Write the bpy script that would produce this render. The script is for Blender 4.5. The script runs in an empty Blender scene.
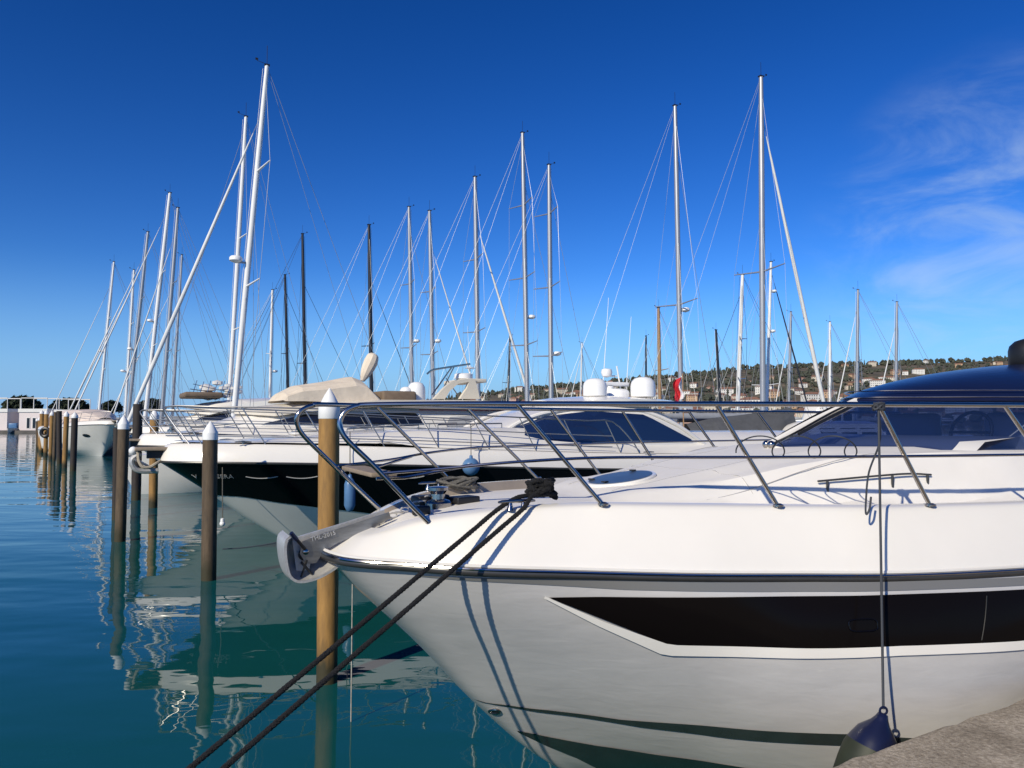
import bpy, math, random
from math import sin, cos, pi, radians, sqrt, atan, atan2
from mathutils import Vector, Matrix
RN = random.Random(11)
scene = bpy.context.scene
COL = scene.collection
V = Vector

# ------------------------------------------------------------------ camera
F = 770.0; EYE = 2.6; PITCH = atan(37 / 770)
CAM = V((0, 0, EYE))
cam = bpy.data.cameras.new('camera'); camo = bpy.data.objects.new('camera', cam); COL.objects.link(camo)
camo.location = CAM; camo.rotation_euler = (pi / 2 + PITCH, 0, 0)
cam.sensor_width = 36; cam.lens = F / 1024 * 36; cam.clip_start = 0.05; cam.clip_end = 9000
scene.camera = camo

def ray(px, py):
    x = (px - 512) / F; u = (384 - py) / F
    return V((x, cos(PITCH) - u * sin(PITCH), sin(PITCH) + u * cos(PITCH)))
def at_z(px, py, z):
    r = ray(px, py); return CAM + r * ((z - EYE) / r.z)
def at_y(px, py, Y):
    r = ray(px, py); return CAM + r * (Y / r.y)
def lerp(a, b, t): return a + (b - a) * t
def clamp(x, a=0., b=1.): return max(a, min(b, x))
def smooth(a, b, x):
    t = clamp((x - a) / (b - a)); return t * t * (3 - 2 * t)
def interp(x, xs, ys):
    if x <= xs[0]: return ys[0]
    for i in range(1, len(xs)):
        if x <= xs[i]: return lerp(ys[i-1], ys[i], (x - xs[i-1]) / (xs[i] - xs[i-1]))
    return ys[-1]
def cinterp(x, xs, ys):      # smooth monotone-ish cubic (Catmull tangents)
    n = len(xs)
    if x <= xs[0]: return ys[0]
    if x >= xs[-1]: return ys[-1]
    i = 1
    while x > xs[i]: i += 1
    i0 = i - 1
    def tan(k):
        if k == 0: return (ys[1]-ys[0])/(xs[1]-xs[0])
        if k == n-1: return (ys[-1]-ys[-2])/(xs[-1]-xs[-2])
        a = (ys[k]-ys[k-1])/(xs[k]-xs[k-1]); b = (ys[k+1]-ys[k])/(xs[k+1]-xs[k])
        return 0 if a*b <= 0 else 2*a*b/(a+b)
    h = xs[i]-xs[i0]; t = (x-xs[i0])/h
    return ((2*t**3-3*t**2+1)*ys[i0] + (t**3-2*t**2+t)*h*tan(i0) + (-2*t**3+3*t**2)*ys[i] + (t**3-t**2)*h*tan(i))
def cr(pts, n=8):            # Catmull-Rom through 3-D points
    pts = [V(p) for p in pts]; P = [pts[0]*2-pts[1]] + pts + [pts[-1]*2-pts[-2]]; out = []
    for i in range(1, len(P)-2):
        for k in range(n):
            t = k/n; a, b, c, d = P[i-1:i+3]
            out.append(0.5*((2*b)+(c-a)*t+(2*a-5*b+4*c-d)*t*t+(3*b-a-3*c+d)*t**3))
    return out + [pts[-1]]

# ------------------------------------------------------------------ mesh builder
class MB:
    def __init__(s): s.v = []; s.f = []; s.m = []; s.cur = 0
    def add(s, vs, fs):
        o = len(s.v); s.v += [tuple(p) for p in vs]
        for f in fs: s.f.append(tuple(i + o for i in f)); s.m.append(s.cur)
        return s
    def mat(s, i): s.cur = i; return s
    def grid(s, rows, loop=False, wrap=False):
        n = len(rows[0]); vs = [p for r in rows for p in r]; fs = []
        for i in range(len(rows) - (0 if wrap else 1)):
            j = (i + 1) % len(rows)
            for k in range(n - (0 if loop else 1)):
                l = (k + 1) % n
                fs.append((i*n+k, i*n+l, j*n+l, j*n+k))
        return s.add(vs, fs)
    def tube(s, pts, r, n=8, cap=True, closed=False):
        pts = [V(p) for p in pts]; rows = []; up = None; N = len(pts)
        for i, p in enumerate(pts):
            a = pts[(i-1) % N] if closed else pts[max(i-1, 0)]; b = pts[(i+1) % N] if closed else pts[min(i+1, N-1)]
            t = (b - a)
            if t.length < 1e-9: t = V((0, 0, 1))
            t.normalize()
            if up is None:
                up = V((0, 0, 1)) if abs(t.z) < .9 else V((1, 0, 0))
            x = up - t * up.dot(t)
            if x.length < 1e-6: x = t.orthogonal()
            x.normalize(); y = t.cross(x); up = x
            rr = r[i] if isinstance(r, (list, tuple)) else r
            rows.append([p + (x*cos(2*pi*k/n) + y*sin(2*pi*k/n)) * rr for k in range(n)])
        s.grid(rows, loop=True, wrap=closed)
        if cap and not closed:
            o = len(s.v); s.v += [tuple(q) for q in rows[0]] + [tuple(q) for q in rows[-1]]
            s.f.append(tuple(o + k for k in reversed(range(n)))); s.m.append(s.cur)
            s.f.append(tuple(o + n + k for k in range(n))); s.m.append(s.cur)
        return s
    def box(s, c, d, rz=0., bev=0.):
        c = V(c); M = Matrix.Rotation(rz, 3, 'Z'); hx, hy, hz = d[0]/2, d[1]/2, d[2]/2
        if bev <= 0:
            vs = [c + M @ V((sx*hx, sy*hy, sz*hz)) for sz in (-1, 1) for sy in (-1, 1) for sx in (-1, 1)]
            return s.add(vs, [(0,2,3,1),(4,5,7,6),(0,1,5,4),(2,6,7,3),(0,4,6,2),(1,3,7,5)])
        b = min(bev, hx*.9, hy*.9, hz*.9)
        def ring(ex, ey, z):
            o = []
            for (sx, sy) in ((1,1),(-1,1),(-1,-1),(1,-1)):
                a0 = atan2(sy, sx) - pi/4
                for k in range(4):
                    a = a0 + k*pi/6; o.append(c + M @ V((sx*(hx-b) + (ex)*cos(a), sy*(hy-b) + (ey)*sin(a), z)))
            return o
        rows = []
        for k in range(4):
            a = -pi/2 + k*pi/6; rows.append(ring(b*cos(a), b*cos(a), -hz + b + b*sin(a)))
        for k in range(4):
            a = k*pi/6; rows.append(ring(b*cos(a), b*cos(a), hz - b + b*sin(a)))
        s.grid(rows, loop=True); n = len(rows[0]); o = len(s.v)
        s.v += [tuple(q) for q in rows[0]] + [tuple(q) for q in rows[-1]]
        s.f += [tuple(o+k for k in reversed(range(n))), tuple(o+n+k for k in range(n))]; s.m += [s.cur]*2
        return s
    def lathe(s, prof, c=(0,0,0), n=16, M=None):
        c = V(c); rows = []
        for (r, z) in prof:
            row = [V((r*cos(2*pi*k/n), r*sin(2*pi*k/n), z)) for k in range(n)]
            if M is not None: row = [M @ q for q in row]
            rows.append([c + q for q in row])
        return s.grid(rows, loop=True)
    def ball(s, c, r, n=12, sc=(1,1,1)):
        c = V(c); rows = []
        for i in range(n//2 + 1):
            a = -pi/2 + pi*i/(n//2); rr = max(cos(a), 1e-4)
            rows.append([c + V((r*sc[0]*rr*cos(2*pi*k/n), r*sc[1]*rr*sin(2*pi*k/n), r*sc[2]*sin(a))) for k in range(n)])
        return s.grid(rows, loop=True)
    def prism(s, poly, vec):
        poly = [V(p) for p in poly]; vec = V(vec); n = len(poly)
        s.add(poly + [p + vec for p in poly], [tuple(reversed(range(n))), tuple(range(n, 2*n))] + [(k, (k+1) % n, n + (k+1) % n, n + k) for k in range(n)])
        return s
    def build(s, name, mats, parent=None, sharp=40, flip=False):
        me = bpy.data.meshes.new(name); me.from_pydata(s.v, [], s.f)
        mats = mats if isinstance(mats, (list, tuple)) else [mats]
        for m in mats: me.materials.append(m)
        me.polygons.foreach_set('material_index', s.m)
        if sharp: 
            me.shade_smooth(); me.set_sharp_from_angle(angle=radians(sharp))
        me.validate(); me.update()
        o = bpy.data.objects.new(name, me); COL.objects.link(o)
        if parent is not None: o.parent = parent
        return o

def rope_strands(mb, pts, r, n=6, lay=4.6):
    """three-strand laid rope along a path"""
    pts = [V(p) for p in pts]; d = [0.]
    for i in range(1, len(pts)): d.append(d[-1] + (pts[i]-pts[i-1]).length)
    N = max(8, int(d[-1]/(r*lay)*7)); fine = []; j = 0; off, rs = .40, .64
    for i in range(N+1):
        s_ = d[-1]*i/N
        while j < len(d)-2 and d[j+1] < s_: j += 1
        fine.append(lerp(pts[j], pts[j+1], (s_-d[j])/max(d[j+1]-d[j], 1e-9)))
    up = None; frames = []
    for i, p in enumerate(fine):
        t = (fine[min(i+1, N)] - fine[max(i-1, 0)]); t = t.normalized() if t.length > 1e-9 else V((0, 0, 1))
        if up is None: up = t.orthogonal()
        x = (up - t*up.dot(t)).normalized(); up = x; frames.append((x, t.cross(x)))
    for k in range(3):
        path = []
        for i, p in enumerate(fine):
            a = 2*pi*(d[-1]*i/N)/(r*lay) + 2*pi*k/3; x, y = frames[i]; path.append(p + (x*cos(a) + y*sin(a))*r*off)
        mb.tube(path, r*rs, n)
    return mb
def tag(o, label=None, cat=None, group=None, kind=None):
    if label: o['label'] = label
    if cat: o['category'] = cat
    if group: o['group'] = group
    if kind: o['kind'] = kind
    return o
def thing(name, label, cat, loc=(0,0,0), rz=0., group=None):
    o = bpy.data.objects.new(name, None); COL.objects.link(o); o.location = loc; o.rotation_euler = (0, 0, rz)
    o.empty_display_size = .2
    return tag(o, label, cat, group)
def copy_tree(o, parent=None):
    c = o.copy(); COL.objects.link(c)
    if parent is not None: c.parent = parent
    for ch in list(o.children): copy_tree(ch, c)
    return c
def lettering(body, size, depth, mat, parent, M, name='lettering'):
    cu = bpy.data.curves.new('lettering_curve', 'FONT'); cu.body = body; cu.size = size; cu.extrude = depth; cu.resolution_u = 2
    o = bpy.data.objects.new('lettering_source', cu); COL.objects.link(o)
    dg = bpy.context.evaluated_depsgraph_get(); me = bpy.data.meshes.new_from_object(o.evaluated_get(dg))
    bpy.data.objects.remove(o); bpy.data.curves.remove(cu)
    me.materials.clear(); me.materials.append(mat); me.name = name
    q = bpy.data.objects.new(name, me); COL.objects.link(q); q.parent = parent; q.matrix_local = M
    return q

# ------------------------------------------------------------------ materials
def nt(m): m.use_nodes = True; return m.node_tree
def material(name, col, rough=.5, metal=0., var=.0, vscale=4., col2=None, bump=0., bscale=30., coat=0., spec=.5, stretch=None):
    m = bpy.data.materials.new(name); t = nt(m); b = t.nodes['Principled BSDF']
    b.inputs['Roughness'].default_value = rough; b.inputs['Metallic'].default_value = metal
    b.inputs['Coat Weight'].default_value = coat; b.inputs['Coat Roughness'].default_value = .04
    b.inputs['Specular IOR Level'].default_value = spec
    c = tuple(col) + (1,)
    b.inputs['Base Color'].default_value = c
    if var or col2 or bump:
        tc = t.nodes.new('ShaderNodeTexCoord'); mp = t.nodes.new('ShaderNodeMapping')
        t.links.new(tc.outputs['Object'], mp.inputs['Vector'])
        if stretch: mp.inputs['Scale'].default_value = stretch
    if var or col2:
        n = t.nodes.new('ShaderNodeTexNoise'); n.inputs['Scale'].default_value = vscale; n.inputs['Detail'].default_value = 5; n.inputs['Roughness'].default_value = .62
        t.links.new(mp.outputs[0], n.inputs['Vector'])
        r = t.nodes.new('ShaderNodeValToRGB'); e = r.color_ramp.elements
        e[0].position = .3; e[1].position = .7
        k = col2 if col2 else tuple(x * (1 - var) for x in col)
        e[0].color = tuple(k) + (1,); e[1].color = c
        t.links.new(n.outputs['Fac'], r.inputs['Fac']); t.links.new(r.outputs[0], b.inputs['Base Color'])
    if bump:
        n2 = t.nodes.new('ShaderNodeTexNoise'); n2.inputs['Scale'].default_value = bscale; n2.inputs['Detail'].default_value = 6
        t.links.new(mp.outputs[0], n2.inputs['Vector'])
        bp = t.nodes.new('ShaderNodeBump'); bp.inputs['Strength'].default_value = bump; bp.inputs['Distance'].default_value = .02
        t.links.new(n2.outputs['Fac'], bp.inputs['Height']); t.links.new(bp.outputs[0], b.inputs['Normal'])
    return m

M = {}
M['gel'] = material('white_gelcoat', (.80, .765, .70), .22, var=.05, vscale=1.3, coat=.4)
M['gel2'] = material('aged_gelcoat', (.76, .735, .69), .3, var=.10, vscale=1.7, coat=.2)
M['nonskid'] = material('nonskid_deck', (.79, .755, .70), .55, var=.08, vscale=2., bump=.15, bscale=260)
M['silver'] = material('silver_hull_paint', (.52, .505, .49), .26, var=.13, vscale=2.6, coat=.45, bump=.11, bscale=4.5, stretch=(.8, .8, 3.0))  # stretched tone streaks in the colour imitate light rippling up off the water
for n_ in M['silver'].node_tree.nodes:
    if n_.type == 'TEX_NOISE' and n_.inputs['Detail'].default_value > 5.5: n_.inputs['Detail'].default_value = 2.2; n_.inputs['Distortion'].default_value = .7
M['bootstripe'] = material('dark_boot_stripe', (.035, .045, .042), .12, var=.3, vscale=6, coat=.4)
M['black_hull'] = material('black_hull_paint', (.0035, .0035, .005), .16, spec=.22)
M['pale_hull'] = material('pale_grey_hull', (.70, .71, .67), .25, var=.1, vscale=1.5)
M['steel'] = material('polished_steel', (.43, .405, .38), .17, metal=1., var=.12, vscale=8)
M['brushed'] = material('brushed_steel_plate', (.40, .385, .355), .30, metal=.9, var=.3, vscale=9, stretch=(1, 1, 5))
M['steel_far'] = material('weathered_steel_rail', (.42, .41, .40), .38, metal=.9)
M['steel_dull'] = material('cast_steel', (.60, .58, .545), .38, metal=.45, var=.22, vscale=22, bump=.12, bscale=70)
M['chrome'] = material('dark_steel_rub_rail', (.045, .045, .045), .3, metal=0., var=.3, vscale=5)
M['black'] = material('black_rubber', (.012, .012, .013), .45)
M['rope'] = material('black_rope', (.007, .007, .0085), .8, var=.5, vscale=90, bump=.8, bscale=160)
M['cord'] = material('dark_cord', (.03, .035, .045), .7)
M['grey_rope'] = material('grey_rope', (.16, .15, .13), .85, var=.5, vscale=60, bump=.6, bscale=120)
M['beige'] = material('beige_locker_liner', (.46, .38, .29), .6, var=.2, vscale=7)
M['teak'] = material('weathered_teak', (.32, .25, .18), .7, var=.35, vscale=9, stretch=(1, 9, 1))
M['navy_roof'] = material('navy_roof_paint', (.008, .012, .042), .22, var=.2, vscale=1.2, coat=.02, spec=.18)
M['navy'] = material('navy_vinyl', (.009, .013, .045), .3, var=.25, vscale=9)
M['olive'] = material('olive_fender_vinyl', (.022, .028, .014), .6, var=.35, vscale=8)
M['blue_vinyl'] = material('blue_fender_vinyl', (.09, .20, .38), .35, var=.2, vscale=5)
M['window'] = material('black_window_glass', (.005, .004, .004), .16, spec=.06)
M['boat_glass'] = material('tinted_boat_glass', (.010, .022, .07), .05, coat=.4)
M['hatch_glass'] = material('smoked_hatch_glass', (.05, .08, .13), .3)
M['seam'] = material('deck_seam', (.42, .41, .40), .6)
M['dark_glass'] = material('dark_boat_glass', (.010, .011, .016), .07, coat=.3)
M['tan'] = material('tan_canvas', (.72, .62, .49), .85, var=.16, vscale=2.5, bump=.9, bscale=3.2)
M['brown_canvas'] = material('brown_canvas', (.20, .145, .10), .85, var=.3, vscale=5)
M['grey_canvas'] = material('grey_canvas', (.085, .088, .095), .85, var=.3, vscale=3, bump=.3, bscale=8)
M['vinyl_clear'] = material('clear_vinyl_curtain', (.46, .46, .46), .2, var=.25, vscale=2)
M['alu'] = material('anodised_mast', (.40, .405, .42), .38, metal=.5, var=.12, vscale=1)
M['mast_white'] = material('white_mast', (.76, .76, .75), .4, var=.08, vscale=1)
M['mast_black'] = material('carbon_mast', (.014, .014, .018), .35)
M['mast_wood'] = material('varnished_mast', (.36, .22, .11), .4, var=.3, vscale=6)
M['wire'] = material('rigging_wire', (.27, .29, .32), .4, metal=.3)
M['sail_white'] = material('furled_sail', (.72, .72, .70), .8, var=.1, vscale=3)
M['sail_dark'] = material('furled_sail_cover', (.02, .025, .04), .8)
M['sail_grey'] = material('grey_sail_cover', (.32, .33, .35), .8, var=.15, vscale=3)
M['radome'] = material('radome_plastic', (.80, .80, .79), .35)
M['red'] = material('red_flag_cloth', (.62, .025, .04), .8, var=.2, vscale=4)
M['flag_white'] = material('white_flag_cloth', (.8, .8, .8), .8)
M['cap'] = material('white_pile_cap', (.80, .80, .79), .45, var=.08, vscale=8)
M['letters'] = material('silver_lettering', (.34, .34, .34), .4)
M['engraved'] = material('embossed_metal', (.62, .60, .56), .45, metal=.5)

def pile_mat(name, c1, c2):
    m = bpy.data.materials.new(name); t = nt(m); b = t.nodes['Principled BSDF']; b.inputs['Roughness'].default_value = .75
    tc = t.nodes.new('ShaderNodeTexCoord'); mp = t.nodes.new('ShaderNodeMapping'); mp.inputs['Scale'].default_value = (6, 6, 1.2)
    t.links.new(tc.outputs['Object'], mp.inputs['Vector'])
    n = t.nodes.new('ShaderNodeTexNoise'); n.inputs['Scale'].default_value = 2.2; n.inputs['Detail'].default_value = 7; n.inputs['Roughness'].default_value = .7
    t.links.new(mp.outputs[0], n.inputs['Vector'])
    r = t.nodes.new('ShaderNodeValToRGB'); r.color_ramp.elements[0].position = .32; r.color_ramp.elements[1].position = .68
    r.color_ramp.elements[0].color = tuple(c2) + (1,); r.color_ramp.elements[1].color = tuple(c1) + (1,)
    t.links.new(n.outputs['Fac'], r.inputs['Fac'])
    # wet, weedy band close to the water
    sp = t.nodes.new('ShaderNodeSeparateXYZ'); t.links.new(tc.outputs['Object'], sp.inputs[0])
    ad = t.nodes.new('ShaderNodeMath'); ad.operation = 'MULTIPLY_ADD'; ad.inputs[1].default_value = .25; t.links.new(n.outputs['Fac'], ad.inputs[0]); t.links.new(sp.outputs['Z'], ad.inputs[2])
    mr = t.nodes.new('ShaderNodeMapRange'); mr.inputs['From Min'].default_value = .30; mr.inputs['From Max'].default_value = .58
    t.links.new(ad.outputs[0], mr.inputs['Value'])
    mx = t.nodes.new('ShaderNodeMix'); mx.data_type = 'RGBA'; mx.inputs[6].default_value = (.035, .030, .012, 1)
    t.links.new(mr.outputs[0], mx.inputs[0]); t.links.new(r.outputs[0], mx.inputs[7]); t.links.new(mx.outputs[2], b.inputs['Base Color'])
    bp = t.nodes.new('ShaderNodeBump'); bp.inputs['Strength'].default_value = .35; bp.inputs['Distance'].default_value = .01
    t.links.new(n.outputs['Fac'], bp.inputs['Height']); t.links.new(bp.outputs[0], b.inputs['Normal'])
    return m
M['pile_ochre'] = pile_mat('ochre_pile', (.37, .20, .055), (.20, .11, .034))
M['pile_brown'] = pile_mat('brown_pile', (.125, .085, .048), (.055, .038, .023))
M['pile_dark'] = pile_mat('dark_pile', (.035, .026, .022), (.018, .014, .012))

def glass_mat():
    m = bpy.data.materials.new('windscreen_glass'); t = nt(m); b = t.nodes['Principled BSDF']
    b.inputs['Base Color'].default_value = (.014, .030, .09, 1); b.inputs['Roughness'].default_value = .03
    b.inputs['Coat Weight'].default_value = 1.; b.inputs['Coat Roughness'].default_value = .02
    tr = t.nodes.new('ShaderNodeBsdfTransparent'); tr.inputs[0].default_value = (.42, .50, .74, 1)
    mx = t.nodes.new('ShaderNodeMixShader'); mx.inputs[0].default_value = .50
    t.links.new(b.outputs[0], mx.inputs[1]); t.links.new(tr.outputs[0], mx.inputs[2]); t.links.new(mx.outputs[0], t.nodes['Material Output'].inputs['Surface'])
    return m
M['glass'] = glass_mat()

# ------------------------------------------------------------------ world and sun
SUN_EL, SUN_AZ = radians(32), radians(34)     # from behind the camera, 34 degrees to its left
sd = V((-sin(SUN_AZ)*cos(SUN_EL), -cos(SUN_AZ)*cos(SUN_EL), sin(SUN_EL)))
sl = bpy.data.lights.new('sun', 'SUN'); sl.energy = 4.5; sl.angle = radians(.53); sl.color = (1, .915, .735)
so = bpy.data.objects.new('sun', sl); COL.objects.link(so); so.rotation_euler = sd.to_track_quat('Z', 'Y').to_euler(); so.location = (-20, -30, 40)
w = bpy.data.worlds.new('World'); scene.world = w; w.use_nodes = True; t = w.node_tree
bg = t.nodes['Background']; bg.inputs['Strength'].default_value = SKY_STRENGTH if 'SKY_STRENGTH' in globals() else .085
sky = t.nodes.new('ShaderNodeTexSky'); sky.sky_type = 'NISHITA'; sky.sun_disc = False
sky.sun_elevation = SUN_EL; sky.sun_rotation = atan2(sd.x, sd.y) % (2*pi)
sky.altitude = 600; sky.air_density = 1.0; sky.dust_density = .15; sky.ozone_density = 1.6
hs = t.nodes.new('ShaderNodeHueSaturation'); hs.inputs['Saturation'].default_value = 1.42; hs.inputs['Value'].default_value = 1.0
gm = t.nodes.new('ShaderNodeMix'); gm.data_type = 'RGBA'; gm.blend_type = 'MULTIPLY'; gm.inputs[0].default_value = 1
gm.inputs[7].default_value = (.90, 1.0, 1.22, 1)
t.links.new(sky.outputs[0], hs.inputs['Color']); t.links.new(hs.outputs[0], gm.inputs[6])
sr = t.nodes.new('ShaderNodeSeparateColor'); cb = t.nodes.new('ShaderNodeCombineColor'); t.links.new(gm.outputs[2], sr.inputs[0])
for k_, (A_, g_) in enumerate(((.95, 1.18), (1.34, 1.34), (1.46, 1.43))):      # clear, deep winter sky: steeper gradient than the model's
    p_ = t.nodes.new('ShaderNodeMath'); p_.operation = 'POWER'; p_.inputs[1].default_value = g_; q_ = t.nodes.new('ShaderNodeMath'); q_.operation = 'MULTIPLY'; q_.inputs[1].default_value = A_*.085**(g_-1)
    t.links.new(sr.outputs[k_], p_.inputs[0]); t.links.new(p_.outputs[0], q_.inputs[0]); t.links.new(q_.outputs[0], cb.inputs[k_])
# clear bluish haze hugging the horizon
sx_ = t.nodes.new('ShaderNodeSeparateXYZ'); tcz = t.nodes.new('ShaderNodeTexCoord'); t.links.new(tcz.outputs['Generated'], sx_.inputs[0])
hz = t.nodes.new('ShaderNodeMapRange'); hz.interpolation_type = 'SMOOTHSTEP'; hz.inputs['From Min'].default_value = .20; hz.inputs['From Max'].default_value = -.02; hz.inputs['To Max'].default_value = .9
t.links.new(sx_.outputs['Z'], hz.inputs['Value']); hm = t.nodes.new('ShaderNodeMix'); hm.data_type = 'RGBA'; hm.inputs[7].default_value = (2.6, 5.1, 9.7, 1)
t.links.new(hz.outputs[0], hm.inputs[0]); t.links.new(cb.outputs[0], hm.inputs[6])
# thin cirrus low in the right of the sky
tc = t.nodes.new('ShaderNodeTexCoord')
dt = t.nodes.new('ShaderNodeVectorMath'); dt.operation = 'DOT_PRODUCT'; d0 = V((.66, 1, .22)).normalized(); CLOUD_LOC = (0, 0, .35); dt.inputs[1].default_value = d0
t.links.new(tc.outputs['Generated'], dt.inputs[0])
mr = t.nodes.new('ShaderNodeMapRange'); mr.interpolation_type = 'SMOOTHSTEP'; mr.inputs['From Min'].default_value = .972; mr.inputs['From Max'].default_value = 1.0
t.links.new(dt.outputs['Value'], mr.inputs['Value'])
mp = t.nodes.new('ShaderNodeMapping'); mp.inputs['Rotation'].default_value = (0, radians(-20), radians(0)); mp.inputs['Scale'].default_value = (4.0, 4.0, 11); mp.inputs['Location'].default_value = CLOUD_LOC
t.links.new(tc.outputs['Generated'], mp.inputs['Vector'])
nz = t.nodes.new('ShaderNodeTexNoise'); nz.inputs['Scale'].default_value = 1.5; nz.inputs['Detail'].default_value = 9; nz.inputs['Roughness'].default_value = .6; nz.inputs['Distortion'].default_value = .7
t.links.new(mp.outputs[0], nz.inputs['Vector'])
m2 = t.nodes.new('ShaderNodeMapRange'); m2.interpolation_type = 'SMOOTHSTEP'; m2.inputs['From Min'].default_value = .36; m2.inputs['From Max'].default_value = .76
t.links.new(nz.outputs['Fac'], m2.inputs['Value'])
mu = t.nodes.new('ShaderNodeMath'); mu.operation = 'MULTIPLY'; t.links.new(mr.outputs[0], mu.inputs[0]); t.links.new(m2.outputs[0], mu.inputs[1])
mu2 = t.nodes.new('ShaderNodeMath'); mu2.operation = 'MULTIPLY'; mu2.inputs[1].default_value = .44; t.links.new(mu.outputs[0], mu2.inputs[0])
cm = t.nodes.new('ShaderNodeMix'); cm.data_type = 'RGBA'; cm.inputs[7].default_value = (6.4, 8.0, 9.6, 1)
t.links.new(mu2.outputs[0], cm.inputs[0]); t.links.new(hm.outputs[2], cm.inputs[6]); t.links.new(cm.outputs[2], bg.inputs['Color'])

scene.view_settings.view_transform = 'Standard'; scene.view_settings.look = 'None'; scene.view_settings.exposure = 0; scene.view_settings.gamma = 1
scene.render.engine = 'CYCLES'; scene.cycles.use_denoising = True
scene.cycles.max_bounces = 8; scene.cycles.transparent_max_bounces = 12; scene.cycles.caustics_reflective = True; scene.cycles.blur_glossy = .6; scene.cycles.sample_clamp_indirect = 6
# ------------------------------------------------------------------ water
def water_mat():
    m = bpy.data.materials.new('harbour_water'); t = nt(m); b = t.nodes['Principled BSDF']
    b.inputs['Base Color'].default_value = (.0015, .060, .055, 1); b.inputs['Roughness'].default_value = .015; b.inputs['IOR'].default_value = 1.333
    tc = t.nodes.new('ShaderNodeTexCoord')
    def noise(scale, detail, sx, sy, rot, rough=.5):
        mp = t.nodes.new('ShaderNodeMapping'); mp.inputs['Scale'].default_value = (sx, sy, 1); mp.inputs['Rotation'].default_value = (0, 0, rot)
        t.links.new(tc.outputs['Object'], mp.inputs['Vector'])
        n = t.nodes.new('ShaderNodeTexNoise'); n.inputs['Scale'].default_value = scale; n.inputs['Detail'].default_value = detail; n.inputs['Roughness'].default_value = rough
        t.links.new(mp.outputs[0], n.inputs['Vector']); return n
    n1 = noise(.55, 2, .6, 1.25, radians(15)); n2 = noise(2.4, 2, .7, 1.3, radians(-20)); n3 = noise(.11, 2, 1, 1, 0)
    bp = t.nodes.new('ShaderNodeBump'); bp.inputs['Strength'].default_value = 1; bp.inputs['Distance'].default_value = .030
    b2 = t.nodes.new('ShaderNodeBump'); b2.inputs['Strength'].default_value = 1; b2.inputs['Distance'].default_value = .0045
    mod = t.nodes.new('ShaderNodeMapRange'); mod.inputs['From Min'].default_value = .35; mod.inputs['From Max'].default_value = .65; mod.inputs['To Min'].default_value = .25; mod.inputs['To Max'].default_value = 1
    t.links.new(n3.outputs['Fac'], mod.inputs['Value']); t.links.new(mod.outputs[0], b2.inputs['Strength'])
    t.links.new(n1.outputs['Fac'], bp.inputs['Height']); t.links.new(n2.outputs['Fac'], b2.inputs['Height'])
    t.links.new(bp.outputs[0], b2.inputs['Normal']); t.links.new(b2.outputs[0], b.inputs['Normal'])
    # body colour drifts between green and teal
    r = t.nodes.new('ShaderNodeValToRGB'); r.color_ramp.elements[0].color = (.005, .072, .056, 1); r.color_ramp.elements[1].color = (.005, .074, .104, 1)
    r.color_ramp.elements[0].position = .35; r.color_ramp.elements[1].position = .65
    t.links.new(n3.outputs['Fac'], r.inputs['Fac']); t.links.new(r.outputs[0], b.inputs['Base Color'])
    return m
mb = MB(); mb.add([(-1500, -60, 0), (1500, -60, 0), (1500, 900, 0), (-1500, 900, 0)], [(0, 1, 2, 3)])
tag(mb.build('water', water_mat(), sharp=0), kind='structure')

# ------------------------------------------------------------------ quay at the photographer's feet
def quay_mat():
    m = bpy.data.materials.new('pebbled_concrete'); t = nt(m); b = t.nodes['Principled BSDF']; b.inputs['Roughness'].default_value = .9
    tc = t.nodes.new('ShaderNodeTexCoord')
    def noise(s, d, r=.6):
        n = t.nodes.new('ShaderNodeTexNoise'); n.inputs['Scale'].default_value = s; n.inputs['Detail'].default_value = d; n.inputs['Roughness'].default_value = r
        t.links.new(tc.outputs['Object'], n.inputs['Vector']); return n
    vo = t.nodes.new('ShaderNodeTexVoronoi'); vo.inputs['Scale'].default_value = 70; t.links.new(tc.outputs['Object'], vo.inputs['Vector'])
    a = noise(45, 8, .75); c = noise(3.5, 5)
    r = t.nodes.new('ShaderNodeValToRGB'); e = r.color_ramp.elements; e[0].position = .3; e[0].color = (.21, .165, .115, 1); e[1].position = .70; e[1].color = (.76, .66, .51, 1)
    k = e.new(.5); k.color = (.48, .40, .295, 1)
    t.links.new(a.outputs['Fac'], r.inputs['Fac'])
    mx = t.nodes.new('ShaderNodeMix'); mx.data_type = 'RGBA'; mx.blend_type = 'MULTIPLY'; mx.inputs[0].default_value = .75
    r2 = t.nodes.new('ShaderNodeValToRGB'); r2.color_ramp.elements[0].position = .3; r2.color_ramp.elements[0].color = (.42, .40, .36, 1); r2.color_ramp.elements[1].position = .7; r2.color_ramp.elements[1].color = (1, 1, 1, 1)
    t.links.new(c.outputs['Fac'], r2.inputs['Fac']); t.links.new(r.outputs[0], mx.inputs[6]); t.links.new(r2.outputs[0], mx.inputs[7])
    m3 = t.nodes.new('ShaderNodeMix'); m3.data_type = 'RGBA'; m3.blend_type = 'OVERLAY'; m3.inputs[0].default_value = .0
    t.links.new(mx.outputs[2], m3.inputs[6]); t.links.new(vo.outputs['Color'], m3.inputs[7])
    hs = t.nodes.new('ShaderNodeHueSaturation'); hs.inputs['Saturation'].default_value = .95; t.links.new(m3.outputs[2], hs.inputs['Color'])
    t.links.new(hs.outputs[0], b.inputs['Base Color'])
    bp = t.nodes.new('ShaderNodeBump'); bp.inputs['Strength'].default_value = .9; bp.inputs['Distance'].default_value = .012
    t.links.new(a.outputs['Fac'], bp.inputs['Height']); t.links.new(bp.outputs[0], b.inputs['Normal'])
    return m
QZ = 1.05
qa = at_z(816, 768, QZ); qb = at_z(1024, 696, QZ)
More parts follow.
